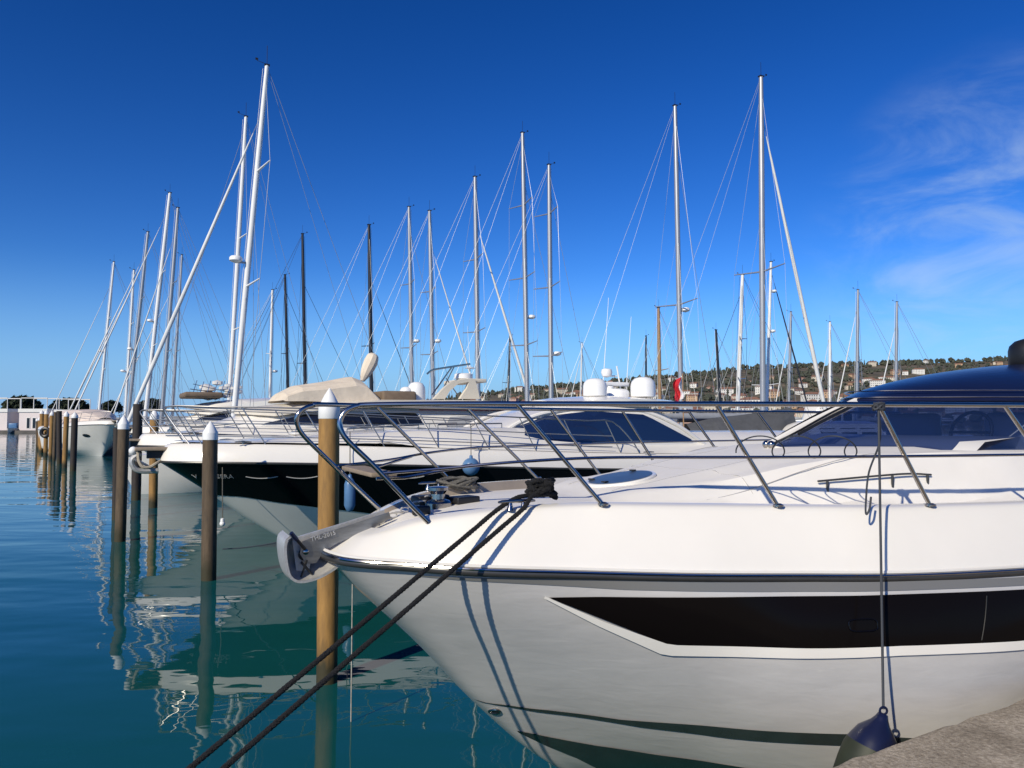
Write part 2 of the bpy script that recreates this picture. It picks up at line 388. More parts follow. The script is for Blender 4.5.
qd = (qb - qa); qd.z = 0; qd.normalize(); qn = V((qd.y, -qd.x, 0))         # qn points back to the photographer
RQ = random.Random(5)
edge = []
for i in range(-60, 61):
    p = qa + qd * (i * .12); edge.append(p + qn * (RQ.uniform(-.008, .008)))
q2 = edge[-1]; dir2 = V((cos(radians(21)), sin(radians(21)), 0))
edge += [q2 + dir2 * (k * 2.) for k in range(1, 12)]
rows = []
for (off, z) in ((0.02, -3), (0, QZ-.05), (.008, QZ-.02), (.022, QZ-.006), (.05, QZ), (.5, QZ), (30, QZ)):
    rows.append([(p + qn*off).to_tuple()[:2] + (z + (RQ.uniform(-.004, .004) if z > QZ-.03 and off < .1 else 0),) for p in edge])
tag(MB().grid(rows).build('quay', quay_mat(), sharp=30), kind='structure')
# ------------------------------------------------------------------ pontoon behind the boats
mb = MB(); p0 = V((12.5, 9.8, 0)); pd = V((-.535, .845, 0)); pn = V((.845, .535, 0))
for z0, z1, h, mi in ((.42, .50, 1.0, 0), (-.3, .42, .85, 1)):
    mb.mat(mi); a = p0 - pn*h; b = p0 + pn*h; c = b + pd*100; d = a + pd*100
    mb.prism([V((q.x, q.y, z0)) for q in (a, b, c, d)], (0, 0, z1 - z0))
tag(mb.build('pontoon', [M['teak'], M['gel2']], sharp=0), kind='structure')

# ------------------------------------------------------------------ hill with houses on the far shore
sky_px = [300, 430, 480, 520, 570, 620, 660, 745, 807, 860, 932, 1024, 1300, 1700]
sky_y  = [408, 400, 395, 391, 386, 382, 378, 369, 367, 365, 363, 359, 340, 350]
from mathutils import noise as mnoise
def hill_z(az, d):           # az = x/y
    px = 512 + 770*az
    rid = (421 - interp(px, sky_px, sky_y)) / 770 * 1900 + EYE
    t = clamp((d - 560) / 1340)
    prof = t**1.15
    z = rid * prof
    z += (mnoise.noise(V((az*14, d/170, 3.))) * 9 + mnoise.noise(V((az*45, d/60, 1.))) * 3) * (t*(1-t)*3.4 + .10)
    if d > 1900: z -= (d-1900)*.12
    return max(z, .8 if d > 552 else -2)
def hill_mat():
    m = bpy.data.materials.new('hillside_ground'); t = nt(m); b = t.nodes['Principled BSDF']; b.inputs['Roughness'].default_value = .95
    tc = t.nodes.new('ShaderNodeTexCoord'); n = t.nodes.new('ShaderNodeTexNoise'); n.inputs['Scale'].default_value = .022; n.inputs['Detail'].default_value = 9; n.inputs['Roughness'].default_value = .7
    t.links.new(tc.outputs['Object'], n.inputs['Vector'])
    r = t.nodes.new('ShaderNodeValToRGB'); e = r.color_ramp.elements; e[0].position = .36; e[0].color = (.045, .044, .026, 1); e[1].position = .68; e[1].color = (.23, .17, .105, 1)
    k = e.new(.52); k.color = (.105, .085, .05, 1)
    t.links.new(n.outputs['Fac'], r.inputs['Fac']); t.links.new(r.outputs[0], b.inputs['Base Color']); return m
rows = []; azs = [-.12 + i*.0105 for i in range(105)]
for d in [548, 554, 560] + [575 + i*26 for i in range(62)]:
    rows.append([(a*d, d, hill_z(a, d)) for a in azs])
tag(MB().grid(rows).build('hill', hill_mat(), sharp=0), kind='structure')

def leaf_mat(name, c1, c2, sc=.15):
    return material(name, c1, .9, col2=c2, vscale=sc)
M['wood_far'] = leaf_mat('hillside_foliage', (.085, .09, .06), (.036, .044, .032), .05)
M['pine'] = leaf_mat('pine_foliage', (.030, .042, .016), (.008, .014, .007), 2.)
M['bark'] = material('bark', (.09, .065, .045), .9, var=.4, vscale=8)
RT = random.Random(3)
def clump(mb, c, r, h, n=5):
    # one tree crown of ragged facets
    vs = []; rows = []
    for i in range(4):
        a = -pi/2 + pi*(i+.15)/3.3
        row = []
        for k in range(n):
            rr = r*cos(a)*RT.uniform(.65, 1.25); row.append(c + V((rr*cos(2*pi*k/n+i), rr*sin(2*pi*k/n+i), h*(.5+.5*sin(a))*RT.uniform(.85, 1.1))))
        rows.append(row)
    mb.grid(rows, loop=True)
mb = MB()
def hillp(a, d): return V((a*d, d, hill_z(a, d)))
houses_at = []
RH = random.Random(21)
while len(houses_at) < 190:
    a = RH.uniform(-.06, .66); d = 575 + 1310*RH.random()**1.35
    if RH.random() > .35 + .65*(1 - clamp((d-575)/1310)): continue
    p = hillp(a, d)
    if all((p - q[0]).length > 15 for q in houses_at): houses_at.append((p, d))
for i in range(4200):
    a = RT.uniform(-.11, .70); d = 565 + 1340*RT.random()**.8
    p = hillp(a, d)
    dens = mnoise.noise(V((a*18, d/130, 9.)))
    if dens < -.02 and RT.random() < .88: continue
    if any(abs(p.x-q[0].x) < 11 and -22 < p.y-q[0].y < 5 for q in houses_at): continue
    s = RT.uniform(.7, 1.3)
    if RT.random() < .12: clump(mb, p, 1.4*s, 13*s)
    else: clump(mb, p, 3.9*s, 6.2*s, 6)
for i in range(420):          # ragged tree line on the crest
    a = RT.uniform(-.1, .7); p = hillp(a, RT.uniform(1840, 1900)); s = RT.uniform(.6, 1.5)
    clump(mb, p, (2.0 if RT.random() < .3 else 5)*s, 9*s, 6)
tag(mb.build('hillside_wood', M['wood_far'], sharp=0), 'dark green trees and scrub spread over the far hillside', kind='stuff')

wallc = [material('cream_render', (.60, .53, .42), .8, var=.1), material('white_render', (.70, .68, .63), .8, var=.1), material('ochre_render', (.50, .33, .20), .8, var=.15), material('pink_render', (.52, .34, .27), .8, var=.15)]
roofc = material('terracotta_tiles', (.26, .135, .09), .85, var=.35, vscale=.6)
shutter = material('house_window', (.05, .05, .055), .3)
def house_mesh(wm, wx, wy, h, hip):
    mb = MB(); mb.box((0, 0, h/2 - 2), (wx, wy, h + 4))
    mb.mat(1); o = .5; rh = wy*.26
    e = [(-wx/2-o, -wy/2-o, h), (wx/2+o, -wy/2-o, h), (wx/2+o, wy/2+o, h), (-wx/2-o, wy/2+o, h)]
    rx = wx/2 - (wy/2 if hip else -o)
    rx = max(rx, .5)
    mb.add([(x, y, z+.02) for x, y, z in e] + [(-rx, 0, h+rh), (rx, 0, h+rh)], [(0, 1, 5, 4), (2, 3, 4, 5), (1, 2, 5), (3, 0, 4), (3, 2, 1, 0)])
    mb.mat(2)
    for fl in range(int(h//2.8)):
        for k in range(int(wx//2.6)):
            x = -wx/2 + 1.4 + k*2.6; mb.box((x, -wy/2, 1.6 + fl*2.8), (.95, .12, 1.3))
    return mb
kinds = []
for k, (wi, wx, wy, h, hip) in enumerate(((0, 12, 9, 6, 1), (1, 10, 8, 5.6, 0), (2, 13, 9, 6, 0), (3, 11, 9, 5.8, 1), (1, 20, 10, 8.6, 1), (0, 16, 9, 8.4, 0))):
    kinds.append(house_mesh(wallc[wi], wx, wy, h, hip).build('hillside_house', [wallc[wi], roofc, shutter], sharp=0))
hl = ['small cream house with hipped terracotta roof on the far hillside', 'small white house with gabled terracotta roof on the far hillside', 'ochre house with gabled terracotta roof on the far hillside',
      'pinkish house with hipped terracotta roof on the far hillside', 'long white block with hipped terracotta roof on the far hillside', 'long cream block with gabled terracotta roof on the far hillside']
for i, (p, d) in enumerate(houses_at):
    k = RH.choice((0, 1, 2, 3, 0, 1, 4, 5)) if i > 5 else i
    o = kinds[k] if i < 6 else kinds[k].copy()
    if i >= 6: COL.objects.link(o)
    o.location = p; o.rotation_euler = (0, 0, RH.uniform(-.6, .6)); s = RH.uniform(.8, 1.15); o.scale = (s, s, s)
    tag(o, hl[k], 'house', hl[k].split(' on ')[0].replace('house', 'houses').replace('block', 'blocks') + ' on the hill')

# ------------------------------------------------------------------ far left shore: low land, boathouses, umbrella pines
mb = MB(); D0 = 166
rows = []
for y, z in ((D0-.5, -1), (D0, .55), (D0+6, .7), (D0+40, .9), (D0+160, 1.0)):
    rows.append([(x, y + .5*sin(x*.3), z) for x in range(-260, -30, 5)])
tag(mb.grid(rows).build('shore', material('shore_stone', (.12, .11, .10), .9, var=.5, vscale=.8), sharp=0), kind='structure')
pinkw = material('pink_boathouse_wall', (.72, .64, .62), .8, var=.08, vscale=.5); whitew = M['gel2']
def boathouse(px0, px1, ytop, label, wins):
    a = at_z(px0, 431, .55); sc = D0/770; x0 = (px0-512)*sc; x1 = (px1-512)*sc; h = (421-ytop)*sc + EYE
    y = D0 + 1.2
    t = thing('boathouse', label, 'boathouse', ((x0+x1)/2, y, .55)); W = x1 - x0
    mb = MB(); mb.box((0, 2.5, (h-.55)/2), (W, 5, h-.55)); mb.build('wall', pinkw, t, sharp=0)
    mb = MB(); mb.box((0, 2.5, h-.55+.35), (W+.3, 5.4, .75)); mb.build('roof', whitew, t, sharp=0)
    for fx, wz, ww, hh in wins:
        f = MB().box((fx*W, -.02, wz), (ww+.25, .1, hh+.25)).build('window', whitew, t, sharp=0)
        MB().box((fx*W, -.05, wz), (ww, .1, hh)).build('pane', M['dark_glass'], f, sharp=0)
    # pergola frame on the roof
    fr = MB()
    for sx in (-.47, .47):
        for yy in (.3, 4.7): fr.tube([(sx*W, yy, h-.2), (sx*W, yy, h+2.5)], .1, 6)
    for yy in (.3, 4.7): fr.tube([(-.47*W, yy, h+2.5), (.47*W, yy, h+2.5)], .1, 6)
    fr.build('roof_frame', whitew, t)
boathouse(16, 44, 412, 'pink boathouse with two narrow windows and a white roof frame at far left', [(-.16, 1.6, .6, 2.2), (.05, 1.6, .6, 2.2), (.4, 1.5, .9, 1.2)])
boathouse(-30, 4, 412, 'pink boathouse cut off by the left edge of the picture', [(-.1, 1.8, .9, 1.6)])
boathouse(52, 76, 413, 'pale low boathouse with a white roof frame behind the far row of piles', [(.1, 1.7, .9, 1.5)])
# small boat moored between the boathouses
tb = thing('motorboat', 'small blue motorboat lying between the two pink boathouses', 'boat', ((10-512)*165/770, 164.5, 0), radians(100))
mb = MB(); rows = []
for v in (0, .5, 1):
    rows.append([(6*u, (-1 if sg < 0 else 1)*1.1*(v**.6)*(1-max(0, 1-u*2)**2)*.98, -.2 + 1.2*v) for sg, u in [(-1, 1), (-1, .6), (-1, .3), (-1, .1), (-1, 0), (1, .1), (1, .3), (1, .6), (1, 1)]])
mb.grid(rows).build('hull', M['gel2'], tb); MB().box((3.4, 0, 1.55), (2.4, 1.7, 1.2), bev=.2).build('cockpit_cover', M['blue_vinyl'], tb)

def umbrella_pine(px, ytop, ybot, wpx, D, label):
    sc = D/770; x = (px-512)*sc; zt = EYE + (421-ytop)*sc; zb = EYE + (421-ybot)*sc; wr = wpx*sc/2
    t = thing('umbrella_pine', label, 'tree', (x, D, 1.), 0, 'umbrella pines on the far left shore')
    tr = MB()
    for k in range(5):
        a = k*1.3; tr.tube(cr([(0, 0, -1.2), (.15, .1, (zb-1)*.5), (wr*.25*cos(a), wr*.25*sin(a), zb-1), (wr*.6*cos(a), wr*.6*sin(a), lerp(zb, zt, .55)-1)], 4), [max(.45-.03*j, .08) for j in range(13)], 6)
    tr.build('trunk', M['bark'], t)
    cw = MB(); n = 0
    while n < 420:
        x_, y_, z_ = RT.uniform(-1, 1), RT.uniform(-1, 1), RT.uniform(0, 1)
        rr = sqrt(x_*x_+y_*y_)
        if rr > 1 or z_ > sqrt(max(0, 1-rr*rr))*1.0 + .05 or (z_ < .35*(1-rr)): continue
        n += 1; c = V((x_*wr, y_*wr, zb - 1 + z_*(zt-zb)))
        for q in range(3):
            d = V((RT.gauss(0, 1), RT.gauss(0, 1), RT.gauss(0, .8))).normalized(); e = d.orthogonal().normalized(); s = RT.uniform(.35, .8)
            cw.add([c + d*s, c - d*s*.4 + e*s*.8, c - d*s*.4 - e*s*.8 + V((0, 0, .3))], [(0, 1, 2)])
    cw.build('crown', M['pine'], t, sharp=0)
umbrella_pine(22, 397, 412, 37, 190, 'dark umbrella pine behind the two pink boathouses, the one farthest left')
umbrella_pine(69, 399, 412, 37, 195, 'dark umbrella pine above the far row of mooring piles')
umbrella_pine(111, 402, 412, 22, 200, 'small dark umbrella pine right of the far row of piles')
umbrella_pine(152, 400, 411, 26, 205, 'dark umbrella pine half hidden behind a leaning furled genoa')

# ------------------------------------------------------------------ mooring piles
def pile(px, ytop, D, r, mat, capped, label, lean=0., base_px=None):
    bx = (base_px if base_px is not None else px)
    z = at_y(px, ytop, D).z; x = (bx-512)/F*(D*cos(PITCH) - EYE*sin(PITCH)); dx = at_y(px, ytop, D).x - x
    t = thing('mooring_pile', label, 'mooring pile', (x, D, 0), 0, 'mooring piles in the line off the bows')
    hc = .30 if capped else 0; z1 = z - hc; n = 20
    rows = []
    for k in range(23):
        zz = lerp(-2.5, z1, k/22); u = zz/z
        rows.append([(dx*u + r*q_*cos(2*pi*j/n), r*q_*sin(2*pi*j/n), zz) for j, q_ in [(j, 1 + (.045*mnoise.noise(V((j*.9 + px, zz*1.3, r*50))) if 0 < k < 22 else 0)) for j in range(n)]])
    mb = MB().grid(rows, loop=True); mb.add(rows[-1], [tuple(range(n))]); mb.build('shaft', mat, t)
    if capped:
        k = r*1.04; u1 = z1/z
        cp = MB().lathe([(k*.97, -.012), (k, -.008), (k, .10), (k*.985, .112), (k*.5, .22), (k*.06, .297), (0, .30)], (dx*u1, 0, z1), n); cp.build('cap', M['cap'], t)
    return t
pile(329.5, 388, 7.82, .104, M['pile_ochre'], True, 'ochre mooring pile with white cap standing beside the anchor of the nearest yacht', base_px=327)
pile(210.5, 421, 12.75, .118, M['pile_brown'], True, 'brown white-capped mooring pile in front of the black hull near its bow', base_px=208.5)
pile(124, 415, 16.8, .115, M['pile_brown'], True, 'brown white-capped mooring pile left of the black yacht and its bow platform', base_px=120)
pile(154.5, 409, 23.3, .125, M['pile_ochre'], True, 'ochre white-capped mooring pile behind the bow platform of the black yacht', base_px=153)
pile(138, 404, 25.5, .150, M['pile_dark'], False, 'thick dark uncapped mooring pile between two capped piles', base_px=136)
pile(117, 428, 20.5, .09, M['pile_dark'], False, 'thin dark uncapped pile half hidden behind a capped brown pile', base_px=115.5)
pile(75, 412, 40, .155, M['pile_dark'], True, 'dark grey white-capped pile, rightmost of the far group', base_px=73)
pile(66.7, 411, 43, .135, M['pile_ochre'], True, 'ochre white-capped pile second from the right in the far group', base_px=64.5)
pile(59.2, 411, 47, .15, M['pile_dark'], False, 'dark uncapped pile in the far group of piles')
pile(55.6, 412, 50, .11, M['pile_brown'], False, 'brown uncapped pile in the far group of piles', base_px=54)
pile(52.2, 411, 53, .14, M['pile_ochre'], True, 'ochre white-capped pile in the middle of the far group', base_px=50.5)
pile(46.6, 410, 58, .15, M['pile_ochre'], True, 'brown white-capped pile with a black tyre fender tied to it', base_px=45.5)
pile(42, 410, 63, .16, M['pile_ochre'], True, 'ochre white-capped pile third from the left in the far group', base_px=41)
pile(39.4, 417, 69, .13, M['pile_ochre'], True, 'slim brown pile second from the left in the far group')
pile(37.2, 418, 75, .13, M['pile_brown'], True, 'slim brown pile, leftmost of the far group')
tf = MB(); tf.tube([((46.6-512)/770*57.6 + .30*cos(a*pi/8), 57.55, 1.75 + .30*sin(a*pi/8)) for a in range(16)], .14, 8, closed=True)
tag(tf.build('tyre_fender', M['black']), 'black tyre fender hanging on a pile in the far group', 'tyre')
class Frame:
    """A boat's own frame: origin at the stem head on the water plane, x runs aft, lat is the side turned to the photographer (= -y)."""
    def __init__(s, bx, by, deg):
        s.B = V((bx, by, 0)); s.th = radians(deg); s.a = V((cos(s.th), sin(s.th), 0)); s.n = V((sin(s.th), -cos(s.th), 0))
    def pt(s, px, py, lat):
        r = ray(px, py); t = (lat - (CAM - s.B).dot(s.n)) / r.dot(s.n); p = CAM + r*t; q = p - s.B
        return V((q.dot(s.a), -lat, p.z))

class Hull:
    def __init__(s, L, S, HB, zr, zk, stem, midw=.9, chine=.37, bowp=1.35, bowmix=.55, fore=0.):
        s.L, s.S, s.HB, s.zr, s.zk, s.stem = L, S, HB, zr, zk, stem; s.midw, s.chine, s.bowp, s.bowmix, s.fore = midw, chine, bowp, bowmix, fore
    def hb(s, x): return cinterp(x, s.S, s.HB)
    def s0(s, v): return cinterp(v, [q[0] for q in s.stem], [q[1] for q in s.stem])
    def W(s, v, u):
        b = v**s.bowp if v > 0 else 0
        m = s.midw*(v/s.chine)**.8 if v < s.chine else lerp(s.midw, 1, (v - s.chine)/(1 - s.chine))
        return lerp(b, m, smooth(0, s.bowmix, u)) if v > 0 else 0
    def lat(s, x, z):
        v = clamp((z - s.zk)/(s.zr(x) - s.zk)); st = s.s0(v); u = (x - st)/(s.L - st)
        if u <= 0: return 0
        return s.hb(min(s.L*u*(1 + s.fore*(1-v)), s.L))*s.W(v, u)
    def grid(s, side, vs, nu=44, pw=1.7):
        rows = []
        for v in vs:
            row = []
            for i in range(nu+1):
                u = (i/nu)**pw; st = s.s0(v); x = st + (s.L - st)*u; lt = s.hb(min(s.L*u*(1 + s.fore*(1-v)), s.L))*s.W(v, u)
                row.append((x, -side*lt, s.zk + (s.zr(x) - s.zk)*v))
            rows.append(row)
        return rows if side < 0 else [list(reversed(r)) for r in rows]
    def on(s, fr, px, py, off=0., side=1):          # point of the hull's near side seen at a picture position
        l = 1.0
        for _ in range(40):
            q = fr.pt(px, py, l); l = lerp(l, s.lat(q.x, q.z), .6)
        q = fr.pt(px, py, l); return (q.x, q.z)
    def surf(s, x, z, off=0., side=1):
        e = .02; l = s.lat(x, z); dx = (s.lat(x+e, z) - s.lat(x-e, z))/(2*e); dz = (s.lat(x, z+e) - s.lat(x, z-e))/(2*e)
        n = V((-dx, -1, -dz)).normalized()         # outward normal in x, y = -lat, z
        n = V((-dx, -1., -dz)); n.normalize()
        p = V((x, -l, z)) + V((n.x, n.y, n.z))*off
        if side < 0: p.y = -p.y
        return p
    def strip(s, mb, lower, upper, off, side=1, m=5, n=40):
        # a patch lying on the hull between two (x, z) polylines with the same parameter
        rows = []
        for j in range(m+1):
            row = []
            for i in range(n+1):
                t = i/n; k = t*(len(lower)-1); i0 = min(int(k), len(lower)-2); f = k - i0
                lo = (lerp(lower[i0][0], lower[i0+1][0], f), lerp(lower[i0][1], lower[i0+1][1], f)); up = (lerp(upper[i0][0], upper[i0+1][0], f), lerp(upper[i0][1], upper[i0+1][1], f))
                row.append(s.surf(lerp(lo[0], up[0], j/m), lerp(lo[1], up[1], j/m), off, side))
            rows.append(row if side > 0 else list(reversed(row)))
        return mb.grid(rows)

def offset_curve(hullobj, d, n=70, L=None, pw=1.9):
    """plan curve of the sheer moved inboard by d: list of (x, lat), lat >= 0"""
    L = L or hullobj.L; out = []
    for i in range(n+1):
        x = L*(i/n)**pw; e = .004 + .01*x
        x0, x1 = max(x-e, 0), x+e
        tx, tl = x1-x0, hullobj.hb(x1)-hullobj.hb(x0); q = sqrt(tx*tx+tl*tl); nx, nl = -tl/q, tx/q
        if i == 0: nx, nl = -1, 0
        out.append((x - nx*d, max(hullobj.hb(x) - nl*d, 0)))
    return out

def rail_tube(parent, name, pts, r, mat, n=10): return MB().tube(pts, r, n).build(name, mat, parent)
# ================================================================== the nearest yacht
FA = Frame(-1.23, 5.01, 25)
zrA = lambda x: 1.65 + .10*max(0, 1 - x/3.5)**1.5
HA = Hull(13.5, [0, .02, .08, .20, .36, .7, 1.27, 1.95, 2.54, 3.04, 3.48, 4.03, 5, 6, 8, 10, 13.5], [0, .16, .33, .46, .57, .82, 1.07, 1.36, 1.56, 1.74, 1.85, 1.96, 2.10, 2.17, 2.2, 2.15, 1.95],
          zrA, -.4, [(0, 2.9), (.22, 1.75), (.475, 1.11), (.72, .62), (.90, .21), (1, 0)], midw=.86, chine=.30, bowp=.88, bowmix=.2, fore=2.2)
yt = thing('motor_yacht', 'large white and silver motor yacht with dark blue roof, moored closest to the quay', 'yacht', FA.B, FA.th)
vs = [0, .08, .16, .25, .30, .34, .38, .42, .46, .50, .55, .60, .64, .68, .73, .78, .82, .86, .9, .93, .96, 1]
mb = MB()
for sd_ in (1, -1): mb.grid(HA.grid(sd_, vs, 110))
# transom
tr = [HA.grid(1, vs, 110)[k][0] for k in range(len(vs))]; mb.add(tr + [(p[0], -p[1], p[2]) for p in tr], [tuple(list(range(len(tr))) + [2*len(tr)-1-k for k in range(len(tr))])])
mb.build('hull', M['silver'], yt, sharp=50)

def line(pts, off_ext=None):
    o = []
    for (px, py) in pts: o.append(HA.on(FA, px, py))
    if off_ext:
        (x0, z0), (x1, z1) = o[-2], o[-1]
        for xe, ze in off_ext: o.append((xe, z1 + ze))
    return o
# boot stripes
s_up = line([(474, 698.2), (545, 709), (620, 718.8), (722, 726.5), (858, 733.5), (960, 738)], [(5.5, .0), (9, .0), (13.4, 0)])
s_lo = line([(484, 702), (560, 714), (640, 726.5), (722, 737), (850, 745), (960, 750)], [(5.5, .0), (9, 0), (13.4, 0)])
for sd_ in (1, -1):
    HA.strip(MB(), s_lo, s_up, .006, sd_, 2, 60).build('boot_stripe', M['bootstripe'], yt)
s2u = line([(517, 730), (556, 737.5), (597, 745), (660, 754.5), (720, 763)], [(4.6, -.05), (9, -.05), (13.3, -.05)])
s2l = line([(519, 732), (545, 744.5), (576, 757), (612, 775), (650, 795)], [(4.6, -.10), (9, -.1), (13.3, -.1)])
for sd_ in (1, -1):
    HA.strip(MB(), s2l, s2u, .006, sd_, 4, 60).build('antifouling_band', M['bootstripe'], yt)
# long black hull window with its white border
w_up = line([(549, 596.5), (600, 596), (700, 597), (800, 596.5), (900, 594.5), (1024, 589.5)], [(5.2, .0), (7.0, .02), (8.2, -.06)])
w_lo = line([(552, 598), (610, 621), (672, 645), (800, 648), (900, 646), (1024, 641)], [(5.2, .0), (7.0, .02), (8.2, .12)])
t_up = line([(545, 595), (604, 620.5), (670, 643.5), (800, 647.5), (900, 645.5), (1024, 640)], [(5.2, .0), (7.0, .02), (8.2, .12)])
t_lo = line([(544, 597), (598, 624.5), (664, 654), (800, 657.5), (900, 655), (1024, 649)], [(5.2, .0), (7.0, .02), (8.2, .12)])
for sd_ in (1, -1):
    wd = HA.strip(MB(), w_lo, w_up, .012, sd_, 6, 70).build('hull_window', M['window'], yt)
    HA.strip(MB(), t_lo, t_up, .015, sd_, 2, 70).build('window_border', M['gel'], yt)
    # opening port inside the long window and the joint between panes
    if sd_ > 0:
        x0, z0 = HA.on(FA, 862, 625); o = MB()
        fr_ = []
        for k in range(24):
            a = 2*pi*k/24; ex, ez = .085*math.copysign(abs(cos(a))**.5, cos(a)), .033*math.copysign(abs(sin(a))**.5, sin(a))
            fr_.append(HA.surf(x0+ex, z0+ez, .014))
        o.tube(fr_, .005, 6, closed=True).build('port_frame', M['black_hull'], wd)
        xa, za = HA.on(FA, 985, 596); xb, zb_ = HA.on(FA, 980, 640)
        MB().tube([HA.surf(lerp(xa, xb, k/4), lerp(za, zb_, k/4), .013) for k in range(5)], .004, 6).build('pane_joint', M['black_hull'], wd)
# shadow under the rub rail, painted as a dark grey strip on the hull
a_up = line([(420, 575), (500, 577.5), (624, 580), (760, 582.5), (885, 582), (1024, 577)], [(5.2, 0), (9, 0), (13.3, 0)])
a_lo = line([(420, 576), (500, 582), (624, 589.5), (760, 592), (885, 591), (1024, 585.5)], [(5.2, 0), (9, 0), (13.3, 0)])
for sd_ in (1, -1): HA.strip(MB(), a_lo, a_up, .005, sd_, 2, 60).build('rub_rail_shade_strip', material('painted_rub_rail_shade', (.16, .16, .155), .3), yt)
# through-hull drain near the stem
xd, zd_ = HA.on(FA, 495, 711); c = HA.surf(xd, zd_, .004)
dr = MB(); dr.tube([HA.surf(xd + .024*cos(2*pi*k/16), zd_ + .024*sin(2*pi*k/16), .006) for k in range(16)], .007, 6, closed=True); dr.build('drain_fitting', M['steel'], yt)
MB().add([HA.surf(xd + .022*cos(2*pi*k/16), zd_ + .022*sin(2*pi*k/16), .007) for k in range(16)], [tuple(range(16))]).build('drain_hole', M['black'], yt, sharp=0)

# rub rail
cv = offset_curve(HA, 0, 90); pts = [V((x, -l, zrA(x)-.005)) for x, l in cv]; full = [V((p.x, -p.y, p.z)) for p in reversed(pts)][:-1] + pts
ro = []
for i, p in enumerate(full): ro.append(p)
mb = MB().tube(ro, .026, 10); mb.build('rub_rail', M['chrome'], yt)
MB().tube([V((p.x - .012*(1 if p.x < .3 else .2), p.y*1.004 + math.copysign(.012, p.y), p.z + .018)) for p in ro], .011, 8).build('rub_rail_capping', M['steel'], yt)
mb = MB().tube([V((p.x*1.0, p.y*1.006, p.z+.036)) for p in ro], .010, 6); mb.build('rub_rail_insert', M['gel2'], yt)

# gunwale, foredeck and coachroof
def hfac(x): return cinterp(x, [0, .3, .55, 1.0, 1.6, 2.2], [.14, .40, .64, .87, .98, 1])
def deck_z(x, l):
    h = interp(x, [1.2, 1.85, 2.05, 2.6, 3.2, 3.9, 6, 13.5], [0, .02, .085, .155, .265, .355, .375, .375]); wt = interp(x, [1., 2.2, 3.5, 5, 7, 13], [.5, .75, 1.05, 1.38, 1.5, 1.5])
    tr = h*smooth(0, .22, wt - abs(l))
    # moulded step along the coachroof
    h2 = .025*smooth(2.2, 2.6, x)*smooth(0, .05, wt*.58 - abs(l))
    return zrA(x) + .40*hfac(x) - .085*min(1, hfac(x)) + tr + h2 + .04*(1 - min(1, (l/max(HA.hb(x), .2)))**2)
prof = [(0, .02), (.012, .07), (.035, .13), (.07, .21), (.105, .28), (.14, .335), (.165, .37), (.185, .39), (.21, .402), (.30, .408)]
curves = [(offset_curve(HA, d, 80), z) for d, z in prof]
rows_g = [[(x, -l, zrA(x) + z*hfac(x)) for x, l in c] for c, z in curves]
mb = MB()
mb.grid([list(reversed(r)) for r in rows_g]); mb.grid([[(x, -y, z) for x, y, z in r] for r in rows_g])
mb.build('gunwale', M['gel'], yt, sharp=50)
inner = offset_curve(HA, .30, 80); inner2 = offset_curve(HA, .325, 80)
edge_z = lambda x: zrA(x) + .408*hfac(x)
mb = MB(); mb.mat(1)
for sg in (1, -1):
    r0 = [(x, -sg*l, edge_z(x)) for x, l in inner]; r1 = [(x, -sg*l, deck_z(x, l) if x > .5 else edge_z(x) - .03) for x, l in inner2]
    # beige liner only where the anchor well is sunk, white gelcoat aft of it
    for (k0, k1, mi) in ((0, 29, 1), (29, 80, 0)):
        rr = [r0[k0:k1+1], r1[k0:k1+1]]; mb.mat(mi); mb.grid([list(reversed(q)) for q in rr] if sg > 0 else rr)
rows_d = []
mb.mat(0)
for k in range(0, 31):
    f = 1 - k/15
    rows_d.append([(x, -l*f, deck_z(x, l*f) if x > .5 else edge_z(x) - .03) for x, l in inner2])
mb.grid([list(reversed(r)) for r in rows_d])
mb.build('foredeck', [M['nonskid'], M['beige']], yt, sharp=35)

def on_deck(x, l): return V((x, -l, deck_z(x, l)))
# round deck hatch
hc = on_deck(2.28, 0.0); 
HT = Matrix.Rotation(-atan((deck_z(2.55, 0) - deck_z(2.0, 0))/.55), 3, 'Y')
h_ = MB().lathe([(.275, -.03), (.275, .006), (.268, .012), (.245, .012)], hc + V((0, 0, .012)), 36, HT); hat = h_.build('deck_hatch', M['gel'], yt)
MB().lathe([(.252, 0), (.246, .008), (0.001, .012)], hc + V((0, 0, .020)), 36, HT).build('hatch_glass', M['hatch_glass'], hat)
for a in (2.5, 3.6, .5): MB().box(hc + HT @ V((.22*cos(a), .22*sin(a), .036)), (.05, .035, .010), a).build('hatch_hinge', M['black'], hat)
# moulded seams of the deck panels
for sd_ in (1, -1):
    for l0, l1, xa, xb in ((.32, .42, 2.0, 3.7), (.72, .92, 2.3, 4.0), (1.02, 1.30, 2.7, 4.8), (1.26, 1.72, 2.1, 6.5)):
        MB().tube([V((x, -sd_*lerp(l0, l1, k/24), deck_z(x, lerp(l0, l1, k/24)) - .0005)) for k, x in [(k, lerp(xa, xb, k/24)) for k in range(25)]], .0035, 5).build('deck_seam', M['seam'], yt)
for x_ in (2.75,):
    MB().tube([V((x_ + .12*abs(t_), .85*t_, deck_z(x_ + .12*abs(t_), .85*abs(t_)) - .0005)) for t_ in [-1 + k/20 for k in range(41)]], .003, 5).build('deck_seam', M['seam'], yt)
